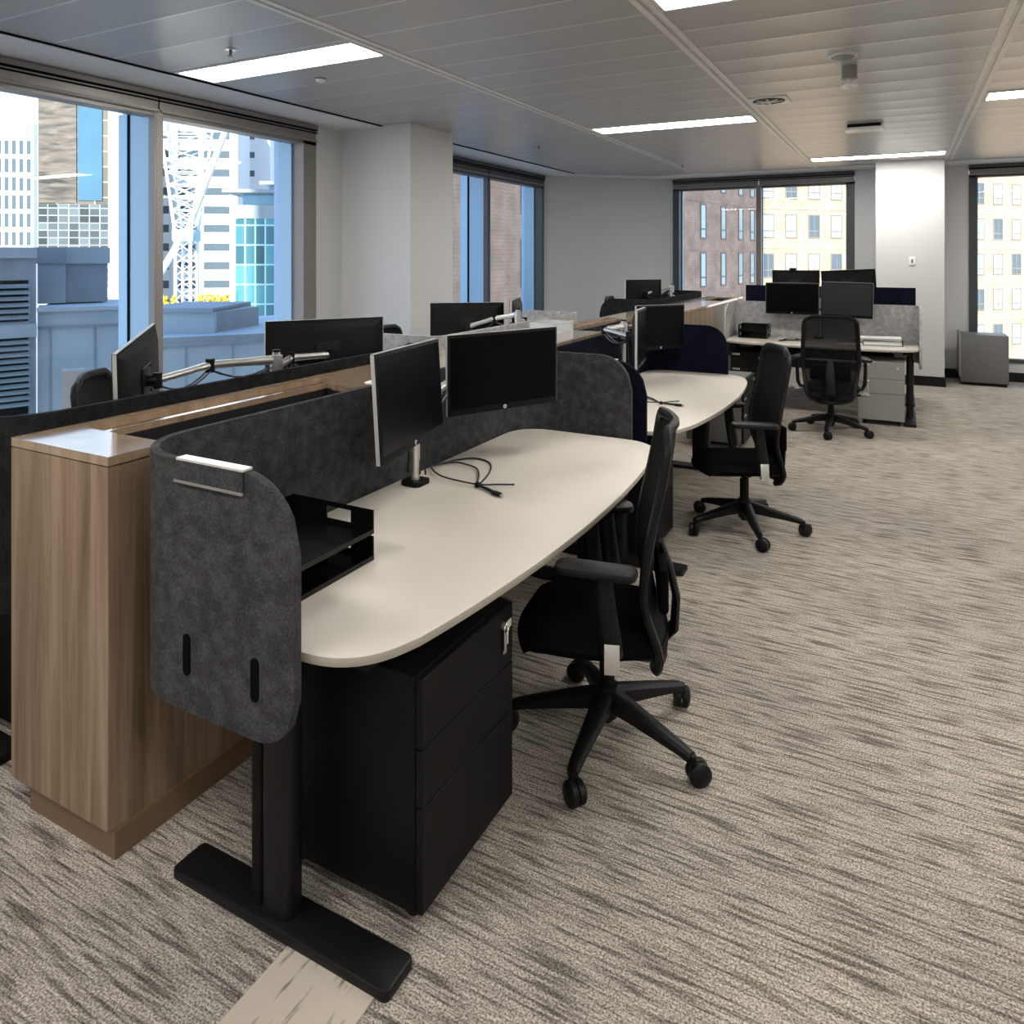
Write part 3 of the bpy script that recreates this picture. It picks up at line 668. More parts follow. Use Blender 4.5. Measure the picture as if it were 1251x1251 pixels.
c3.location = (-.60, 7.34, 0); c3.rotation_euler = (0, 0, math.radians(93))
for x, y, rz, lab in ((-3.12, 2.18, 38, 'black office chair by the big window, just showing behind the leftmost monitor'),
                      (-3.30, 4.5, 5, 'black office chair whose top just shows over the pale felt screen'),
                      (-3.22, 9.12, 5, 'black office chair before the blank angled wall, top of its back showing')):
    c = copy_tree(ch); c.location = (x, y, 0); c.rotation_euler = (0, 0, math.radians(rz)); c['label'] = lab

# ------------------------------------------------------------------ monitors and arms
def text_mesh(s, size):
    cu = bpy.data.curves.new('lettering', 'FONT'); cu.body = s; cu.size = size; cu.extrude = .0004; cu.align_x = 'CENTER'; cu.align_y = 'CENTER'; cu.shear = .25
    o = bpy.data.objects.new('lettering', cu); C.objects.link(o); bpy.context.view_layer.update()
    me = bpy.data.meshes.new_from_object(o); bpy.data.objects.remove(o); me.materials.clear(); me.materials.append(m_logo_ink)
    return me
ME_HP = text_mesh('hp', .012)
def make_monitor(label, c, yaw, tilt=0, roll=0, W=.56, H=.345, scr=None, side=None):
    """screen faces local +x, centre at the origin"""
    t = thing('monitor', label, 'monitor', c, 0, 'flat desk monitors on arms')
    t.rotation_euler = (math.radians(roll), math.radians(-tilt), math.radians(yaw))
    m3 = Matrix.Rotation(math.radians(yaw), 4, 'Z') @ Matrix.Rotation(math.radians(-tilt), 4, 'Y') @ Matrix.Rotation(math.radians(roll), 4, 'X')
    t.rotation_euler = m3.to_euler()
    b = B(); bx(b, -.018, 0, -W/2, W/2, -H/2, H/2, .004)
    # tapered rear shell
    vs0 = [(-.018, -W/2+.01, -H/2+.012), (-.018, W/2-.01, -H/2+.012), (-.018, W/2-.01, H/2-.012), (-.018, -W/2+.01, H/2-.012)]
    vs1 = [(-.042, -W/2+.07, -H/2+.05), (-.042, W/2-.07, -H/2+.05), (-.042, W/2-.07, H/2-.055), (-.042, -W/2+.07, H/2-.055)]
    A = [b.verts.new(v) for v in vs0]; D = [b.verts.new(v) for v in vs1]
    for k in range(4): b.faces.new((A[k], A[(k+1) % 4], D[(k+1) % 4], D[k]))
    b.faces.new(D); b.faces.new(A[::-1])
    hs = obj('housing', b, m_bezel, t, 30)
    b = B(); bx(b, -.0175, -.004, -W/2-.0015, -W/2+.0005, -H/2+.002, H/2-.002); bx(b, -.0175, -.004, W/2-.0005, W/2+.0015, -H/2+.002, H/2-.002); bx(b, -.0175, -.004, -W/2+.002, W/2-.002, H/2-.0005, H/2+.0015); obj('edge_trim', b, side or m_bezside, hs, 0)
    b = B(); bx(b, -.0005, .0012, -W/2+.012, W/2-.012, -H/2+.028, H/2-.012); obj('display', b, scr or m_screen, t, 0)
    b = B(); cyl(b, (0, 0, -H/2+.014), (.0016, 0, -H/2+.014), .0085, 20); lg = obj('logo', b, m_logo, hs)
    o = bpy.data.objects.new('logo_lettering', ME_HP); C.objects.link(o); o.parent = hs
    o.matrix_local = Matrix.Translation((.0022, 0, -H/2+.014)) @ Matrix(((0, 0, 1, 0), (1, 0, 0, 0), (0, 1, 0, 0), (0, 0, 0, 1)))
    b = B(); bx(b, -.048, -.042, -.06, .06, -.06, .06, .002)
    for sy in (-1, 1):
        for sz in (-1, 1): cyl(b, (-.052, sy*.05, sz*.05), (-.048, sy*.05, sz*.05), .006, 10)
    obj('mount_plate', b, m_plastic, t)
    t['mount'] = [float(v) for v in (Vector(c)+m3.to_3x3() @ Vector((-.05, 0, 0)))]
    t['away'] = [float(v) for v in (m3.to_3x3() @ Vector((-1, 0, 0)))]
    return t
def make_arm(label, base, zpole, mons, mb=0.72, bulge=(1, 1), polemat=None):
    t = thing('monitor_stand', label, 'monitor stand', (base[0], base[1], mb), 0, 'twin monitor stands')
    P = Vector((base[0], base[1], mb))
    b = B(); prism(b, rrect(-.045, .045, -.045, .045, .02), 0, .02, .004); obj('base_clamp', b, m_steel, t)
    b = B(); cyl(b, (0, 0, .02), (0, 0, zpole-mb), .0175, 20); obj('pole', b, polemat or m_silver, t)
    b = B(); cyl(b, (0, 0, .30), (0, 0, .33), .026, 16); obj('pole_collar', b, m_steel, t)
    b = B(); cyl(b, (0, 0, zpole-mb), (0, 0, zpole-mb+.01), .019, 16); obj('pole_cap', b, m_steel, t)
    for mon, bl, zz in zip(mons, bulge, (-.035, -.075)):
        mp = Vector(mon['mount'])-P; aw = Vector(mon['away'])
        s = Vector((0, 0, zpole-mb+zz)); e = mp+aw*.035
        d = e-s; d.z = 0; n = Vector((-d.y, d.x, 0)).normalized()
        mid = (s+e)/2+n*bl
        mid.z = (s.z+e.z)/2+.01
        b = B(); cyl(b, s+Vector((0, 0, -.02)), s+Vector((0, 0, .02)), .028, 16); u = (mid-s).normalized(); tube(b, [s+u*.015, s.lerp(mid, .5), mid], [.019, .015, .016], 10, flat=(1, 1.2)); ar = obj('arm', b, m_silver, t)
        b = B(); cyl(b, mid+Vector((0, 0, -.03)), mid+Vector((0, 0, .028)), .02, 14); obj('elbow', b, m_steel, ar)
        b = B(); tube(b, [mid, mid.lerp(e, .5), e], [.015, .013, .014], 10, flat=(1, 1.2)); obj('forearm', b, m_silver, ar)
        b = B(); cyl(b, e, mp, .024, 14); cyl(b, e+Vector((0, 0, -.03)), e+Vector((0, 0, .03)), .017, 12); obj('swivel_head', b, m_plastic, ar)
        # video and power leads that droop along the arm
        for q in (-.012, .012):
            b = B(); o1 = n*q
            pts = []
            for k in range(13):
                f = k/12; pnt = e.lerp(mid, f*2) if f < .5 else mid.lerp(s, f*2-1)
                pts.append(pnt+o1+Vector((0, 0, -.02-.045*abs(math.sin(2*PI*f)))))
            pts.append(Vector((0, 0, zpole-mb-.2))+o1+n*.02); pts.append(Vector((0, 0, .04))+o1+n*.03)
            tube(b, pts, .004, 6); obj('cable', b, m_cable, ar)
    return t
m1 = make_monitor('black monitor on the nearest desk turned sharply, left of its pair', (-1.56, 2.17, 1.115), 13, 4, -1, W=.575, H=.36)
m2 = make_monitor('black monitor on the nearest desk facing out, right of its pair', (-1.55, 2.84, 1.115), -30, -1.5, 1)
make_arm('silver pole and twin arm standing on the nearest desk behind its two monitors', (-1.70, 2.38), 1.10, (m1, m2), bulge=(-.05, .05))
m3 = make_monitor('monitor seen edge-on at the navy screened desk, beside the pole', (-1.42, 4.36, 1.12), 13, 0, -2)
m4 = make_monitor('black monitor facing out at the navy screened desk', (-1.60, 5.36, 1.085), -24, 0, -1, W=.535, H=.33)
make_arm('silver pole and twin arm at the navy screened desk with exposed joints', (-1.70, 4.81), 1.17, (m3, m4), bulge=(-.14, .10))
m5 = make_monitor('monitor by the big window seen from behind, leftmost in the picture', (-2.65, 1.84, 1.13), 221, 0, -6)
m6 = make_monitor('wide monitor seen from behind in front of the second window bay', (-2.60, 2.86, 1.125), 148, 0, 0, W=.60)
make_arm('silver twin arm on the window side reaching over the black screen', (-2.53, 2.46), 1.18, (m5, m6), bulge=(-.08, .09))
m7 = make_monitor('monitor seen from behind in front of the white wall column edge', (-2.93, 4.77, 1.09), 128, 0, 0, W=.56)
m8 = make_monitor('thin monitor seen nearly edge-on beside the one at the white column', (-2.68, 5.06, 1.11), 200, 0, 0, W=.50)
make_arm('silver twin arm behind the pale felt screen on the window side', (-2.52, 4.82), 1.22, (m7, m8), bulge=(-.06, .06))
m9 = make_monitor('small looking monitor seen from behind before the blank angled wall', (-2.80, 8.62, 1.155), 140, 0, 0, W=.50)
m10 = make_monitor('monitor lying edge-on beyond the black screen near the corner window', (-2.66, 9.25, 1.08), 196, 0, 0, W=.5, H=.30)
make_arm('twin arm at the far window side desk by the corner window', (-2.54, 8.95), 1.26, (m9, m10), bulge=(-.06, .06))
m11 = make_monitor('black monitor facing out at the far cross desk, left of the lower pair', (-1.085, 8.50, 1.15), -93, 0, 0, W=.55, H=.34)
m12 = make_monitor('dark green-grey monitor at the far cross desk, right of the lower pair', (-.54, 8.48, 1.15), -92, 0, -1, scr=m_screen2, W=.50, H=.37)
make_arm('silver pole between the two lower monitors of the far cross desk', (-.82, 8.60), 1.16, (m11, m12), bulge=(-.04, .04))
m13 = make_monitor('monitor seen from behind over the far cross desk, left of the upper pair', (-1.12, 9.12, 1.275), 88, 0, 0, W=.52)
m14 = make_monitor('monitor seen from behind over the far cross desk, right of the upper pair', (-.56, 9.12, 1.285), 94, 0, -3, W=.56)
make_arm('twin arm of the desk behind the light grey screen', (-.74, 8.98), 1.24, (m13, m14), bulge=(-.04, .04))
for m in (m1, m2, m3, m4, m5, m6, m7, m8, m9, m10, m11, m12, m13, m14):
    del m['mount']; del m['away']
t = thing('webcam', 'small black webcam on top of the upper left far monitor', 'webcam', (-1.15, 9.10, 1.449))
b = B(); bx(b, -.04, .04, -.012, .012, .0, .026, .008); obj('body', b, m_plastic, t)
b = B(); bx(b, -.02, .02, -.02, .03, -.002, .003); obj('clip', b, m_plastic, t)

# ------------------------------------------------------------------ letter trays, cables, papers
def letter_tray(label, loc, rotz, W=.31, D=.30, H=.155):
    """two tiers, open towards +x"""
    t = thing('letter_tray', label, 'letter tray', loc, rotz, 'black letter trays')
    for k in range(2):
        z = k*H/2
        b = B(); h = H/2-.008
        bx(b, -D/2, D/2, -W/2, W/2, z, z+.004); bx(b, -D/2, -D/2+.004, -W/2, W/2, z+.004, z+h)
        for s in (-1, 1):
            y0, y1 = (s*W/2, s*(W/2-.004))
            # side wall with an oblong hand hole
            bx(b, -D/2+.004, D/2-.0, y0, y1, z+.004, z+.018)
            bx(b, -D/2+.004, D/2-.0, y0, y1, z+h-.014, z+h)
            bx(b, -D/2+.004, -.02, y0, y1, z+.018, z+h-.014); bx(b, .075, D/2, y0, y1, z+.018, z+h-.014)
        bx(b, D/2-.004, D/2, -W/2, W/2, z+.004, z+.014)
        obj('tier', b, m_gloss, t, 0)
    b = B()
    for sx in (-1, 1):
        for sy in (-1, 1): bx(b, sx*(D/2-.02)-.01, sx*(D/2-.02)+.01, sy*(W/2-.006)-.006, sy*(W/2-.006)+.006, H/2-.012, H/2+.002)
    obj('stacking_foot', b, m_gloss, t, 0)
    return t
letter_tray('glossy black two-tier letter tray on the nearest desk behind the charcoal return', (-1.545, 1.565, .7202), 0, .33, .32, .155)
letter_tray('black two-tier letter tray at the far cross desk against the grey screen', (-1.46, 8.42, .7202), -PI/2, .30, .28, .15)

def smooth_path(P, z=.0045, n=8):
    P = [Vector((*p, z)) for p in P]; P = [P[0]]+P+[P[-1]]; out = []
    for p0, p1, p2, p3 in zip(P, P[1:], P[2:], P[3:]):
        for i in range(n):
            t = i/n; out.append(.5*((2*p1)+(p2-p0)*t+(2*p0-5*p1+4*p2-p3)*t*t+(3*p1-p0-3*p2+p3)*t**3))
    return out+[P[-1]]
def cable_loop(label, loc, rotz, sc=1.0):
    """local origin at the cable tie"""
    t = thing('usb_cable', label, 'cable', loc, rotz, 'loose cables left on the desks')
    S = lambda P: [(x*sc, y*sc) for x, y in P]
    b = B(); tube(b, smooth_path(S([(-.31, .15), (-.27, .27), (-.21, .33), (-.12, .30), (-.05, .18), (0, 0)])), .0038, 8); obj('lead', b, m_cable, t)
    b = B(); tube(b, smooth_path(S([(-.31, .14), (-.25, .22), (-.19, .22), (-.12, .19), (-.06, .11), (-.005, 0)]), .009), .0038, 8); obj('lead', b, m_cable, t)
    b = B(); tube(b, smooth_path(S([(-.30, .16), (-.29, .11), (-.23, .05), (-.15, .01), (0, -.005), (.07, .03), (.13, .06)]), .013), .0035, 8); obj('lead', b, m_cable, t)
    b = B(); box(b, (.0, .0, .010), (.018, .022, .018), .003); obj('cable_tie', b, m_plastic, t)
    r = Matrix.Rotation(-.35, 3, 'Z')
    b = B(); box(b, (.115*sc, -.055*sc, .009), (.048, .022, .014), .005, rot=r); tube(b, [(0, 0, .008), (.05*sc, -.02*sc, .008), (.10*sc, -.048*sc, .009)], [.004, .006, .006], 8); obj('plug', b, m_plastic, t)
    b = B(); box(b, (.115*sc+.028, -.055*sc-.010, .009), (.014, .012, .006), rot=r); obj('connector', b, m_silver, t)
    return t
cable_loop('black looped cable with plugs lying on the nearest desk', (-1.463, 2.46, .7202), 0)
cable_loop('black looped cable lying on the navy screened desk', (-1.30, 4.35, .7202), math.radians(20), .85)
cable_loop('short black cable lying on the far cross desk beside the letter tray', (-1.12, 8.22, .7202), math.radians(-90), .6)

PP = (-.18, 8.32)
t = thing('ring_binder', 'black edged ring binder at the bottom of the pile on the far cross desk', 'binder', (PP[0], PP[1], .7202), .05, 'pile on the far cross desk')
b = B(); bx(b, -.20, .16, -.13, .13, 0, .004); bx(b, -.20, .16, -.13, .13, .042, .046); bx(b, .156, .16, -.13, .13, .004, .042); obj('cover', b, m_plastic, t, 0)
b = B(); bx(b, -.19, .15, -.12, .12, .005, .041); obj('pages', b, m_paper, t, 0)
t = thing('open_book', 'white open manual lying on top of the black binder', 'book', (PP[0]-.02, PP[1], .7665), -.04, 'pile on the far cross desk')
b = B(); bx(b, -.19, .17, -.11, .12, 0, .02, .003); obj('pages', b, m_paper, t)
b = B(); tube(b, [(-.19, -.108, .024), (.17, -.108, .034)], .018, 10); obj('rolled_edge', b, m_paper, t)
t = thing('paper_stack', 'low white paper stack beside the far mesh chair on the cross desk', 'papers', (-.51, 8.30, .7202), .1)
b = B(); bx(b, -.12, .12, -.14, .14, 0, .02, .001); obj('sheets', b, m_paper, t, 0)
b = B(); bx(b, -.11, .12, -.135, .135, .0202, .024, .001); obj('top_folder', b, m_greylt, t, 0)

# clear plastic tray on the storage run
t = thing('plastic_tray', 'clear plastic tray lying on the oak storage run before the far angled wall', 'tray', (-2.21, 5.35-.1, 1.0802), 0)
t.location = (-2.20, 4.72, 1.0802)
b = B(); X, Y, H = .10, .15, .07
bx(b, -X, X, -Y, Y, 0, .004); bx(b, -X, -X+.004, -Y, Y, .004, H); bx(b, X-.004, X, -Y, Y, .004, H); bx(b, -X+.004, X-.004, -Y, -Y+.004, .004, H); bx(b, -X+.004, X-.004, Y-.004, Y, .004, H)
bod = obj('bin', b, m_clear, t, 0)
b = B(); r_ = [(-X, -Y, H), (X, -Y, H), (X, Y, H), (-X, Y, H), (-X, -Y, H)]; tube(b, r_, .004, 6); obj('rim', b, m_clear, t)
# wad of plastic packing at the trough end
t = thing('cable_packet', 'crumpled clear packet at the end of the near planter trough', 'packet', (-1.955, 2.47, 1.0802), .3)
b = B(); rnd = random.Random(3)
g = bmesh.ops.create_icosphere(b, subdivisions=2, radius=1)
for v in b.verts: v.co = Vector((v.co.x*.05, v.co.y*.075, max(0, v.co.z+.6)*.010))*(1+rnd.uniform(-.2, .2)); v.co.z = max(0, v.co.z)
obj('wrapper', b, m_paper, t, 0)
b = B(); tube(b, [(.0, -.05, .012), (.03, 0, .017), (0, .05, .012)], .003, 6); obj('lead', b, m_cable, t)

# ================================================================== OUTSIDE
F_ = Vector((-math.sin(YAW), math.cos(YAW), 0)); R_ = Vector((math.cos(YAW), math.sin(YAW), 0))
def at(u, d):
    """ground point seen at picture column u and depth d (used once to lay out the street plan)"""
    return F_*d+R_*(d*(u-625.5)/900)
def zz(v, d): return 1.62-(v-312)/900*d
def frame_of(P, Q):
    d = (Q-P); L = d.length; return L, math.atan2(d.y, d.x)
m_conc = M('white_concrete', (.80, .80, .78), .8)
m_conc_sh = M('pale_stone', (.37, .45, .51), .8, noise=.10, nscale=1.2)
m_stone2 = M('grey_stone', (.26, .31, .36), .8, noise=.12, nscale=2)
m_pane = M('office_pane', (.10, .14, .17), .15, metal=.3)
m_pane_lt = M('bright_pane', (.45, .60, .62), .15, metal=.3)
m_win_fr = M('window_trim', (.20, .17, .15), .6)
m_brick_shade = brick_mat('shaded_pink_brick', (.47, .29, .20), (.41, .25, .17), (.43, .33, .26))  # duller pinkish tone puts the shade on these faces into the brick colour
m_brick_sun = brick_mat('sunlit_yellow_brick', (.50, .36, .23), (.44, .31, .19), (.48, .39, .28))  # lighter yellow tone puts the sun on this face into the brick colour
m_darkgrid = curtain_mat('dark_mirror_panes', (.20, .24, .26), (.62, .64, .62), .82, .62, .12, .5, .75, .035)
m_blueplain = M('blue_reflection_tone', (.09, .20, .29), .15, metal=.4, noise=.1, nscale=.3)  # blue reflection painted in as the panel's own colour
m_wavy = wood('painted_bronze_reflection', ((.03, .028, .026), (.13, .11, .09), (.20, .175, .15)), .3)  # rippled brown reflection painted with stretched noise bands
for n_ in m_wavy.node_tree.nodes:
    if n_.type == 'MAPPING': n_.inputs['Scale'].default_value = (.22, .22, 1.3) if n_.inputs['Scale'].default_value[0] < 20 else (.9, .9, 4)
m_mirror = curtain_mat('bronze_curtain_wall', (.30, .25, .20), (.55, .56, .54), 1.5, 1.3, .15, .5, .45, .05)
m_bluegl = curtain_mat('blue_curtain_wall', (.25, .50, .66), (.42, .62, .72), 2.4, 3.2, .15, .4, .3, .06)
m_teal = curtain_mat('teal_curtain_wall', (.10, .33, .40), (.40, .68, .76), .55, 1.1, .12, .35, .65, .045)
m_louvre = M('louvre_blade', (.27, .35, .41), .5)
m_white_st = M('white_steel', (.85, .85, .85), .5)
m_flower = M('yellow_flowers', (.75, .50, .05), .8)
m_leaf = M('green_leaves', (.10, .18, .03), .8)
GB = 'buildings outside the windows'
def building(name, label, P, Q, z0, z1, depth, mat, group=None, cat='building'):
    L, a = frame_of(P, Q); t = thing(name, label, cat, (P.x, P.y, 0), a, group)
    b = B(); bx(b, 0, L, 0, depth, z0, z1); obj('facade', b, mat, t, 0)
    return t, L
def add_window(t, x0, x1, z0, z1, pane=None, frame=None, fw=.12, split=None, proud=.05, mull=False):
    b = B()
    bx(b, x0-fw, x1+fw, -proud, .02, z0-fw, z0); bx(b, x0-fw, x1+fw, -proud, .02, z1, z1+fw); bx(b, x0-fw, x0, -proud, .02, z0, z1); bx(b, x1, x1+fw, -proud, .02, z0, z1)
    if mull: bx(b, (x0+x1)/2-fw/3, (x0+x1)/2+fw/3, -proud*.8, .02, z0, z1)
    if split: bx(b, x0, x1, -proud*.9, .02, z0+split-fw/2, z0+split+fw/2)
    f = obj('window_unit', b, frame or m_win_fr, t, 0)
    b = B(); bx(b, x0, x1, -proud*.4, 0, z0, z1); obj('glazing', b, pane or m_pane, f, 0)

# unseen storeys above and behind the office, added and sized to cast shade outside
b = B(); bx(b, XL-.5, 9, -42, YB+.5, ZC+.6, 60); bx(b, XL-.5, 9, -42, YF-.4, -32, ZC+.6); struct(obj('shade_tower_mass', b, M('building_stone', (.45, .45, .44), .9), smooth=0))
# ground far below
b = B(); bx(b, -260, 200, -40, 300, -32.3, -32); struct(obj('ground', b, M('asphalt', (.18, .18, .18), .9), smooth=0))

# brick block in shade seen through the corner windows
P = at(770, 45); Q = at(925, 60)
t, L = building('apartment_block', 'shade-toned pinkish brick apartment block filling the first pane of the far window', P, Q, -32, 26, 10, m_brick_shade)
for i, s in enumerate((.13, .31, .485, .655, .815, .93)):
    for k in range(-3, 6):
        z = 2.9+3.45*k
        add_window(t, L*s, L*s+.72, z, z+2.3, m_pane_lt, m_win_fr, .10, split=.6)
b = B()
for k in range(-3, 7): bx(b, 0, L, -.04, .01, 2.0+3.45*k, 2.2+3.45*k)
obj('string_course', b, m_brick_shade, t, 0)
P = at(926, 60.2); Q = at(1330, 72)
t, L = building('apartment_block', 'sunlit yellow brick apartment block outside the far window', P, Q, -32, 28, 12, m_brick_sun)
n = 12
for i in range(13):
    x = .45+2.30*i
    if x+1.2 > L: break
    for k in range(-2, 6):
        z = -.2+3.25*k
        add_window(t, x, x+1.0, z+.1, z+1.9, m_pane_lt if (i+k) % 3 else m_pane, m_win_fr, .10, mull=True, split=.5)
b = B()
for k in range(-2, 7): bx(b, 0, L, -.05, .01, -1.05+3.25*k, -.93+3.25*k)
obj('string_course', b, M('pale_band', (.55, .45, .33), .9), t, 0)
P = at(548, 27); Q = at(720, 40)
t, L = building('office_block', 'shade-toned pink brick wall with a glazed strip seen through the narrow side window', P, Q, -32, 24, 3, m_brick_shade)
for k in range(-3, 6):
    add_window(t, L*.42, L*.42+1.1, .3+3.2*k, 2.3+3.2*k, m_pane_lt, m_win_fr, .09)
b = B(); bx(b, L*.68, L*.76, -.12, .0, -30, 23); obj('glazed_strip', b, m_teal, t, 0)

# roof terrace walls just outside
def blk(P, Q, z0, z1, depth, mat, name, label, cat='wall'):
    t, L = building(name, label, P, Q, z0, z1, depth, mat, None, cat); return t, L
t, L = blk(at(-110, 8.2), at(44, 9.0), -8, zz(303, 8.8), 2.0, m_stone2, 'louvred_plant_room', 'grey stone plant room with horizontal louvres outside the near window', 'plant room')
b = B()
for k in range(20):
    z = 1.25-.075*k
    if .62 < z < .80: continue
    box(b, (L*.5-.02, -.03, z), (L-.10, .05, .028), rot=Matrix.Rotation(.5, 3, 'X'))
obj('louvre', b, m_louvre, t, 0)
b = B(); bx(b, .05, L-.08, -.006, 0, -.3, 1.32); obj('louvre_backing', b, m_steel, t, 0)
b = B(); bx(b, 0, L, -.05, 0, .63, .79); bx(b, 0, L, -.06, .02, zz(303, 8.8)-.12, zz(303, 8.8)+.01); obj('coping', b, m_conc_sh, t, 0)
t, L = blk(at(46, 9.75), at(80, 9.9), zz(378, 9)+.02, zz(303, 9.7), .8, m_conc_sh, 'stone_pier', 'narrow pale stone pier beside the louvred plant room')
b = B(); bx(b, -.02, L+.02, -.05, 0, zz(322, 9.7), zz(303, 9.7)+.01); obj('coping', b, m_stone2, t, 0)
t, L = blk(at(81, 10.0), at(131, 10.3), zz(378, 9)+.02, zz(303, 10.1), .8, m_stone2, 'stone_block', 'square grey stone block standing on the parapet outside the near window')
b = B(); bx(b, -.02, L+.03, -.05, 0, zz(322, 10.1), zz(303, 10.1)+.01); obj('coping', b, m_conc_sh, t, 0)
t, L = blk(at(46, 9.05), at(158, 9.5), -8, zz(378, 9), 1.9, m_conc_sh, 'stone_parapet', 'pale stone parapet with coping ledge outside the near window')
b = B(); bx(b, 0, L, -.08, .5, zz(378, 9)-.03, zz(378, 9)+.02); obj('coping', b, m_conc_sh, t, 0)
b = B(); bx(b, 0, L, -.03, 0, zz(400, 9)-.02, zz(400, 9)); bx(b, L*.12, L*.12+.02, -.012, 0, -3, zz(400, 9)); bx(b, L*.6, L*.6+.02, -.012, 0, -3, zz(400, 9)); obj('joint_line', b, m_stone2, t, 0)
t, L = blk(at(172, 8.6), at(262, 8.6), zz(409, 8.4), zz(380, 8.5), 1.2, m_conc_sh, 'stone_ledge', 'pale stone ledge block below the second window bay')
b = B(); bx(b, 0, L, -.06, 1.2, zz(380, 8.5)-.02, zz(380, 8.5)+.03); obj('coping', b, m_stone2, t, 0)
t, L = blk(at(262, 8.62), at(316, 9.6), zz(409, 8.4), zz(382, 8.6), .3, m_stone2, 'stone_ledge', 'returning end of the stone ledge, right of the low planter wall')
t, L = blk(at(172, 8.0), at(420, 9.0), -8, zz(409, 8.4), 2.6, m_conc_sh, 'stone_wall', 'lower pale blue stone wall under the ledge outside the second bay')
b = B()
for s in (.2, .42, .66): bx(b, L*s, L*s+.015, -.01, 0, -3, zz(409, 8.4)-.12)
bx(b, 0, L, -.04, 0, zz(409, 8.4)-.10, zz(409, 8.4)); obj('joint_line', b, m_stone2, t, 0)
t, L = blk(at(76, 7.9), at(103, 8.0), -2, zz(452, 8.0), .2, M('warm_stone', (.40, .36, .33), .8), 'stone_hatch', 'small warm grey hatch at the foot of the parapet', 'hatch')

# towers
t, L = building('office_tower', 'white tower with a grid of tall dark windows at the left edge', at(-60, 82), at(41, 83), -32, zz(150, 83), 14, m_conc)
for k in range(-1, 8):
    z = zz(300, 83)+2.05*k
    for i in range(11):
        x = L-.25-.78*i
        if x > .5 and z+1.6 < zz(152, 83): add_window(t, x-.45, x, z, z+1.55, m_pane, m_conc, .04)
t, L = building('office_tower', 'glass office tower with brown and blue reflections painted on', at(46, 61.5), at(136, 62.2), -32, zz(118, 62), 8, m_mirror)
b = B(); bx(b, L*.55, L*.88, -.10, 0, zz(245, 62), zz(124, 62)); obj('blue_reflection_panel', b, m_blueplain, t, 0)
b = B(); bx(b, .1, L*.53, -.10, 0, zz(248, 62), zz(126, 62)); obj('bronze_reflection_panel', b, m_wavy, t, 0)
b = B(); bx(b, .1, L*.98, -.06, 0, -30, zz(250, 62)); obj('dark_glazing', b, m_darkgrid, t, 0)
b = B(); bx(b, L-.15, L+.95, -.25, 3, -32, zz(122, 62)); obj('white_fin', b, m_conc, t, 0)
t, L = building('office_tower', 'small white tower with a rooftop plant peeking behind the glass tower', at(20, 110), at(50, 112), -32, zz(140, 110), 10, m_conc)
t, L = building('office_tower', 'overexposed white tower with dark horizontal window slots behind the steel mast', at(185, 72.5), at(291, 73.5), -32, zz(100, 72), 5, m_conc)
fl = 24*72/900.0*.96
for k in range(-2, 12):
    z = zz(352, 73)+fl*k
    for x0, x1 in ((.3, L*.2), (L*.28, L*.54), (L*.60, L*.90)): add_window(t, x0, x1, z, z+.75, m_pane, m_conc, .05, proud=.02)
b = B(); bx(b, L*.25, L*.31, -.5, 0, -32, zz(102, 72)); bx(b, L*.95, L+.1, -.6, 0, -32, zz(102, 72)); obj('pier', b, m_conc, t, 0)
t, L = building('office_tower', 'white side wing with small dark window slots right of the slotted tower', at(292, 79.5), at(330, 80), -32, zz(120, 80), 10, m_conc)
for k in range(-2, 8):
    z = zz(216, 80)+2.0*k; add_window(t, L*.12, L*.5, z, z+.65, m_pane, m_conc, .05, proud=.02)
t, L = building('office_tower', 'distant white tower with reddish vertical strips above the teal building', at(318, 112), at(372, 113), -32, zz(110, 112), 10, m_conc)
m_red = M('reddish_pane', (.22, .14, .14), .3)
for k in range(-2, 9):
    z = zz(215, 112)+2.35*k
    for i in range(4): add_window(t, .9+1.5*i, 1.5+1.5*i, z, z+1.75, m_red, m_conc, .05, proud=.02)
t, L = building('office_block', 'teal blue glass office block with a flat roof slab beside the mast', at(287, 41), at(392, 41.4), -32, zz(268, 42), 10, m_teal)
b = B(); bx(b, .2, L, -.05, 6, zz(268, 42), zz(252, 42)); obj('penthouse_band', b, m_conc_sh, t, 0)
b = B(); bx(b, .35, L, .3, 6, zz(252, 42), zz(238, 42)); obj('penthouse_glazing', b, m_bluegl, t, 0)
b = B(); bx(b, -.5, L+.5, -.7, 8, zz(238, 42), zz(234, 42)); bx(b, 1.2, L, .5, 7, zz(226, 42), zz(222, 42)); bx(b, 1.5, L, 1.5, 6, zz(234, 42), zz(226, 42)); obj('roof_slab', b, m_conc_sh, t, 0)

# lattice mast
MD = 44
c0 = at(228, MD)
t = thing('lattice_mast', 'white lattice steel mast with splayed braces outside the second window bay', 'mast', (c0.x, c0.y, 0), YAW); MS = MD/34
zt, zk, z0 = zz(120, MD), zz(288, MD), -32
def seg(bm, p, q, r): cyl(bm, p, q, r, 8)
b = B()
for s in (-1, 1):
    for q in (-.5, .5): seg(b, (s*.45, q, z0), (s*.45, q, zk), .09); seg(b, (s*.45, q, zk), (s*1.6, q, zt), .09)
obj('mast_leg', b, m_white_st, t)
b = B(); hgt = zk
k = 0
while hgt < zt-.4:
    f = (hgt-zk)/(zt-zk); w0 = .45+1.15*f; f2 = (hgt+.75-zk)/(zt-zk); w1 = .45+1.15*f2
    for q in (-.5, .5):
        seg(b, (-w0, q, hgt), (w1, q, hgt+.75), .035); seg(b, (w0, q, hgt), (-w1, q, hgt+.75), .035); seg(b, (-w0, q, hgt), (w0, q, hgt), .04)
    hgt += .75
hgt = zk-8
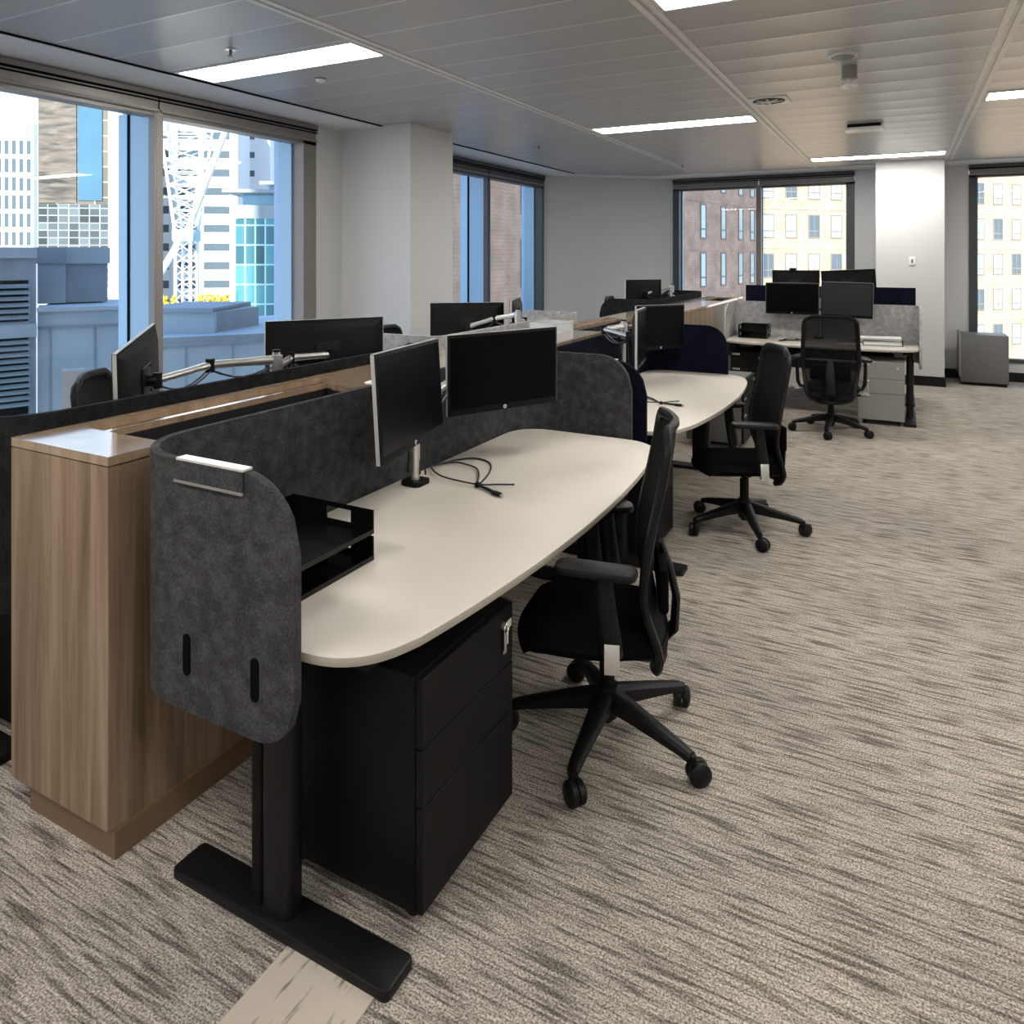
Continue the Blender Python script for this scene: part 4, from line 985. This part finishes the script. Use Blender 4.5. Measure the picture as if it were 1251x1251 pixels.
while hgt < zk:
    for q in (-.5, .5): seg(b, (-.45, q, hgt), (.45, q, hgt+.7), .03); seg(b, (.45, q, hgt), (-.45, q, hgt+.7), .03)
    hgt += .7
obj('lattice', b, m_white_st, t)
b = B(); seg(b, (.1, -.3, zk), (2.7, -.3, zk+6.9), .2); obj('brace', b, m_white_st, t)
b = B(); seg(b, (-.1, -.3, zk), (-2.8, -.3, zk-4.6), .2); obj('brace', b, m_white_st, t)
b = B(); box(b, (0, 0, zk), (1.3, 1.2, .7), .1); obj('hub', b, M('painted_hub', (.42, .55, .62), .5), t)
# yellow planting
t0 = None
LB = ['', 'yellow flowering shrub beside the mast, second from the near end of the roof edge', 'yellow shrub just right of the mast foot on the roof edge', 'yellow shrub between the mast foot shrub and the thickest ones', 'yellow shrub in the middle of the thick row under the slotted tower', 'yellow shrub last but one before the teal building', 'yellow shrub nearest the teal glass building']
rnd = random.Random(5)
for i, (u, d) in enumerate(((201, 40), (213, 40.4), (245, 40.1), (253, 40), (261, 40.3), (269, 40.1), (277, 40.2))):
    p = at(u, d)
    if t0 is None:
        t0 = thing('flowering_shrub', 'yellow flowering shrub on the roof edge right against the window mullion', 'shrub', (p.x, p.y, zz(378.5, 40)), 0, 'yellow shrubs on the roof edge')
        b = B()
        for q in range(26):
            v = Vector((rnd.uniform(-.13, .13), rnd.uniform(-.13, .13), rnd.uniform(.15, .75))); bmesh.ops.create_icosphere(b, subdivisions=1, radius=rnd.uniform(.06, .10), matrix=Matrix.Translation(v))
        obj('blossom', b, m_flower, t0, 0)
        b = B()
        for q in range(10): seg(b, (rnd.uniform(-.06, .06), rnd.uniform(-.06, .06), 0), (rnd.uniform(-.15, .15), rnd.uniform(-.15, .15), .3), .012)
        obj('stem', b, m_leaf, t0)
    else:
        c = copy_tree(t0); c.location = (p.x, p.y, zz(378.5, 40)); c.rotation_euler = (0, 0, i*1.3); s = rnd.uniform(.8, 1.15); c.scale = (s, s, s); c['label'] = LB[i]
P = at(188, 39); Q = at(284, 39)
t, L = blk(P, Q, -32, zz(378.5, 40), 2.4, m_conc, 'roof_deck', 'white roof edge carrying the yellow shrubs', 'roof')
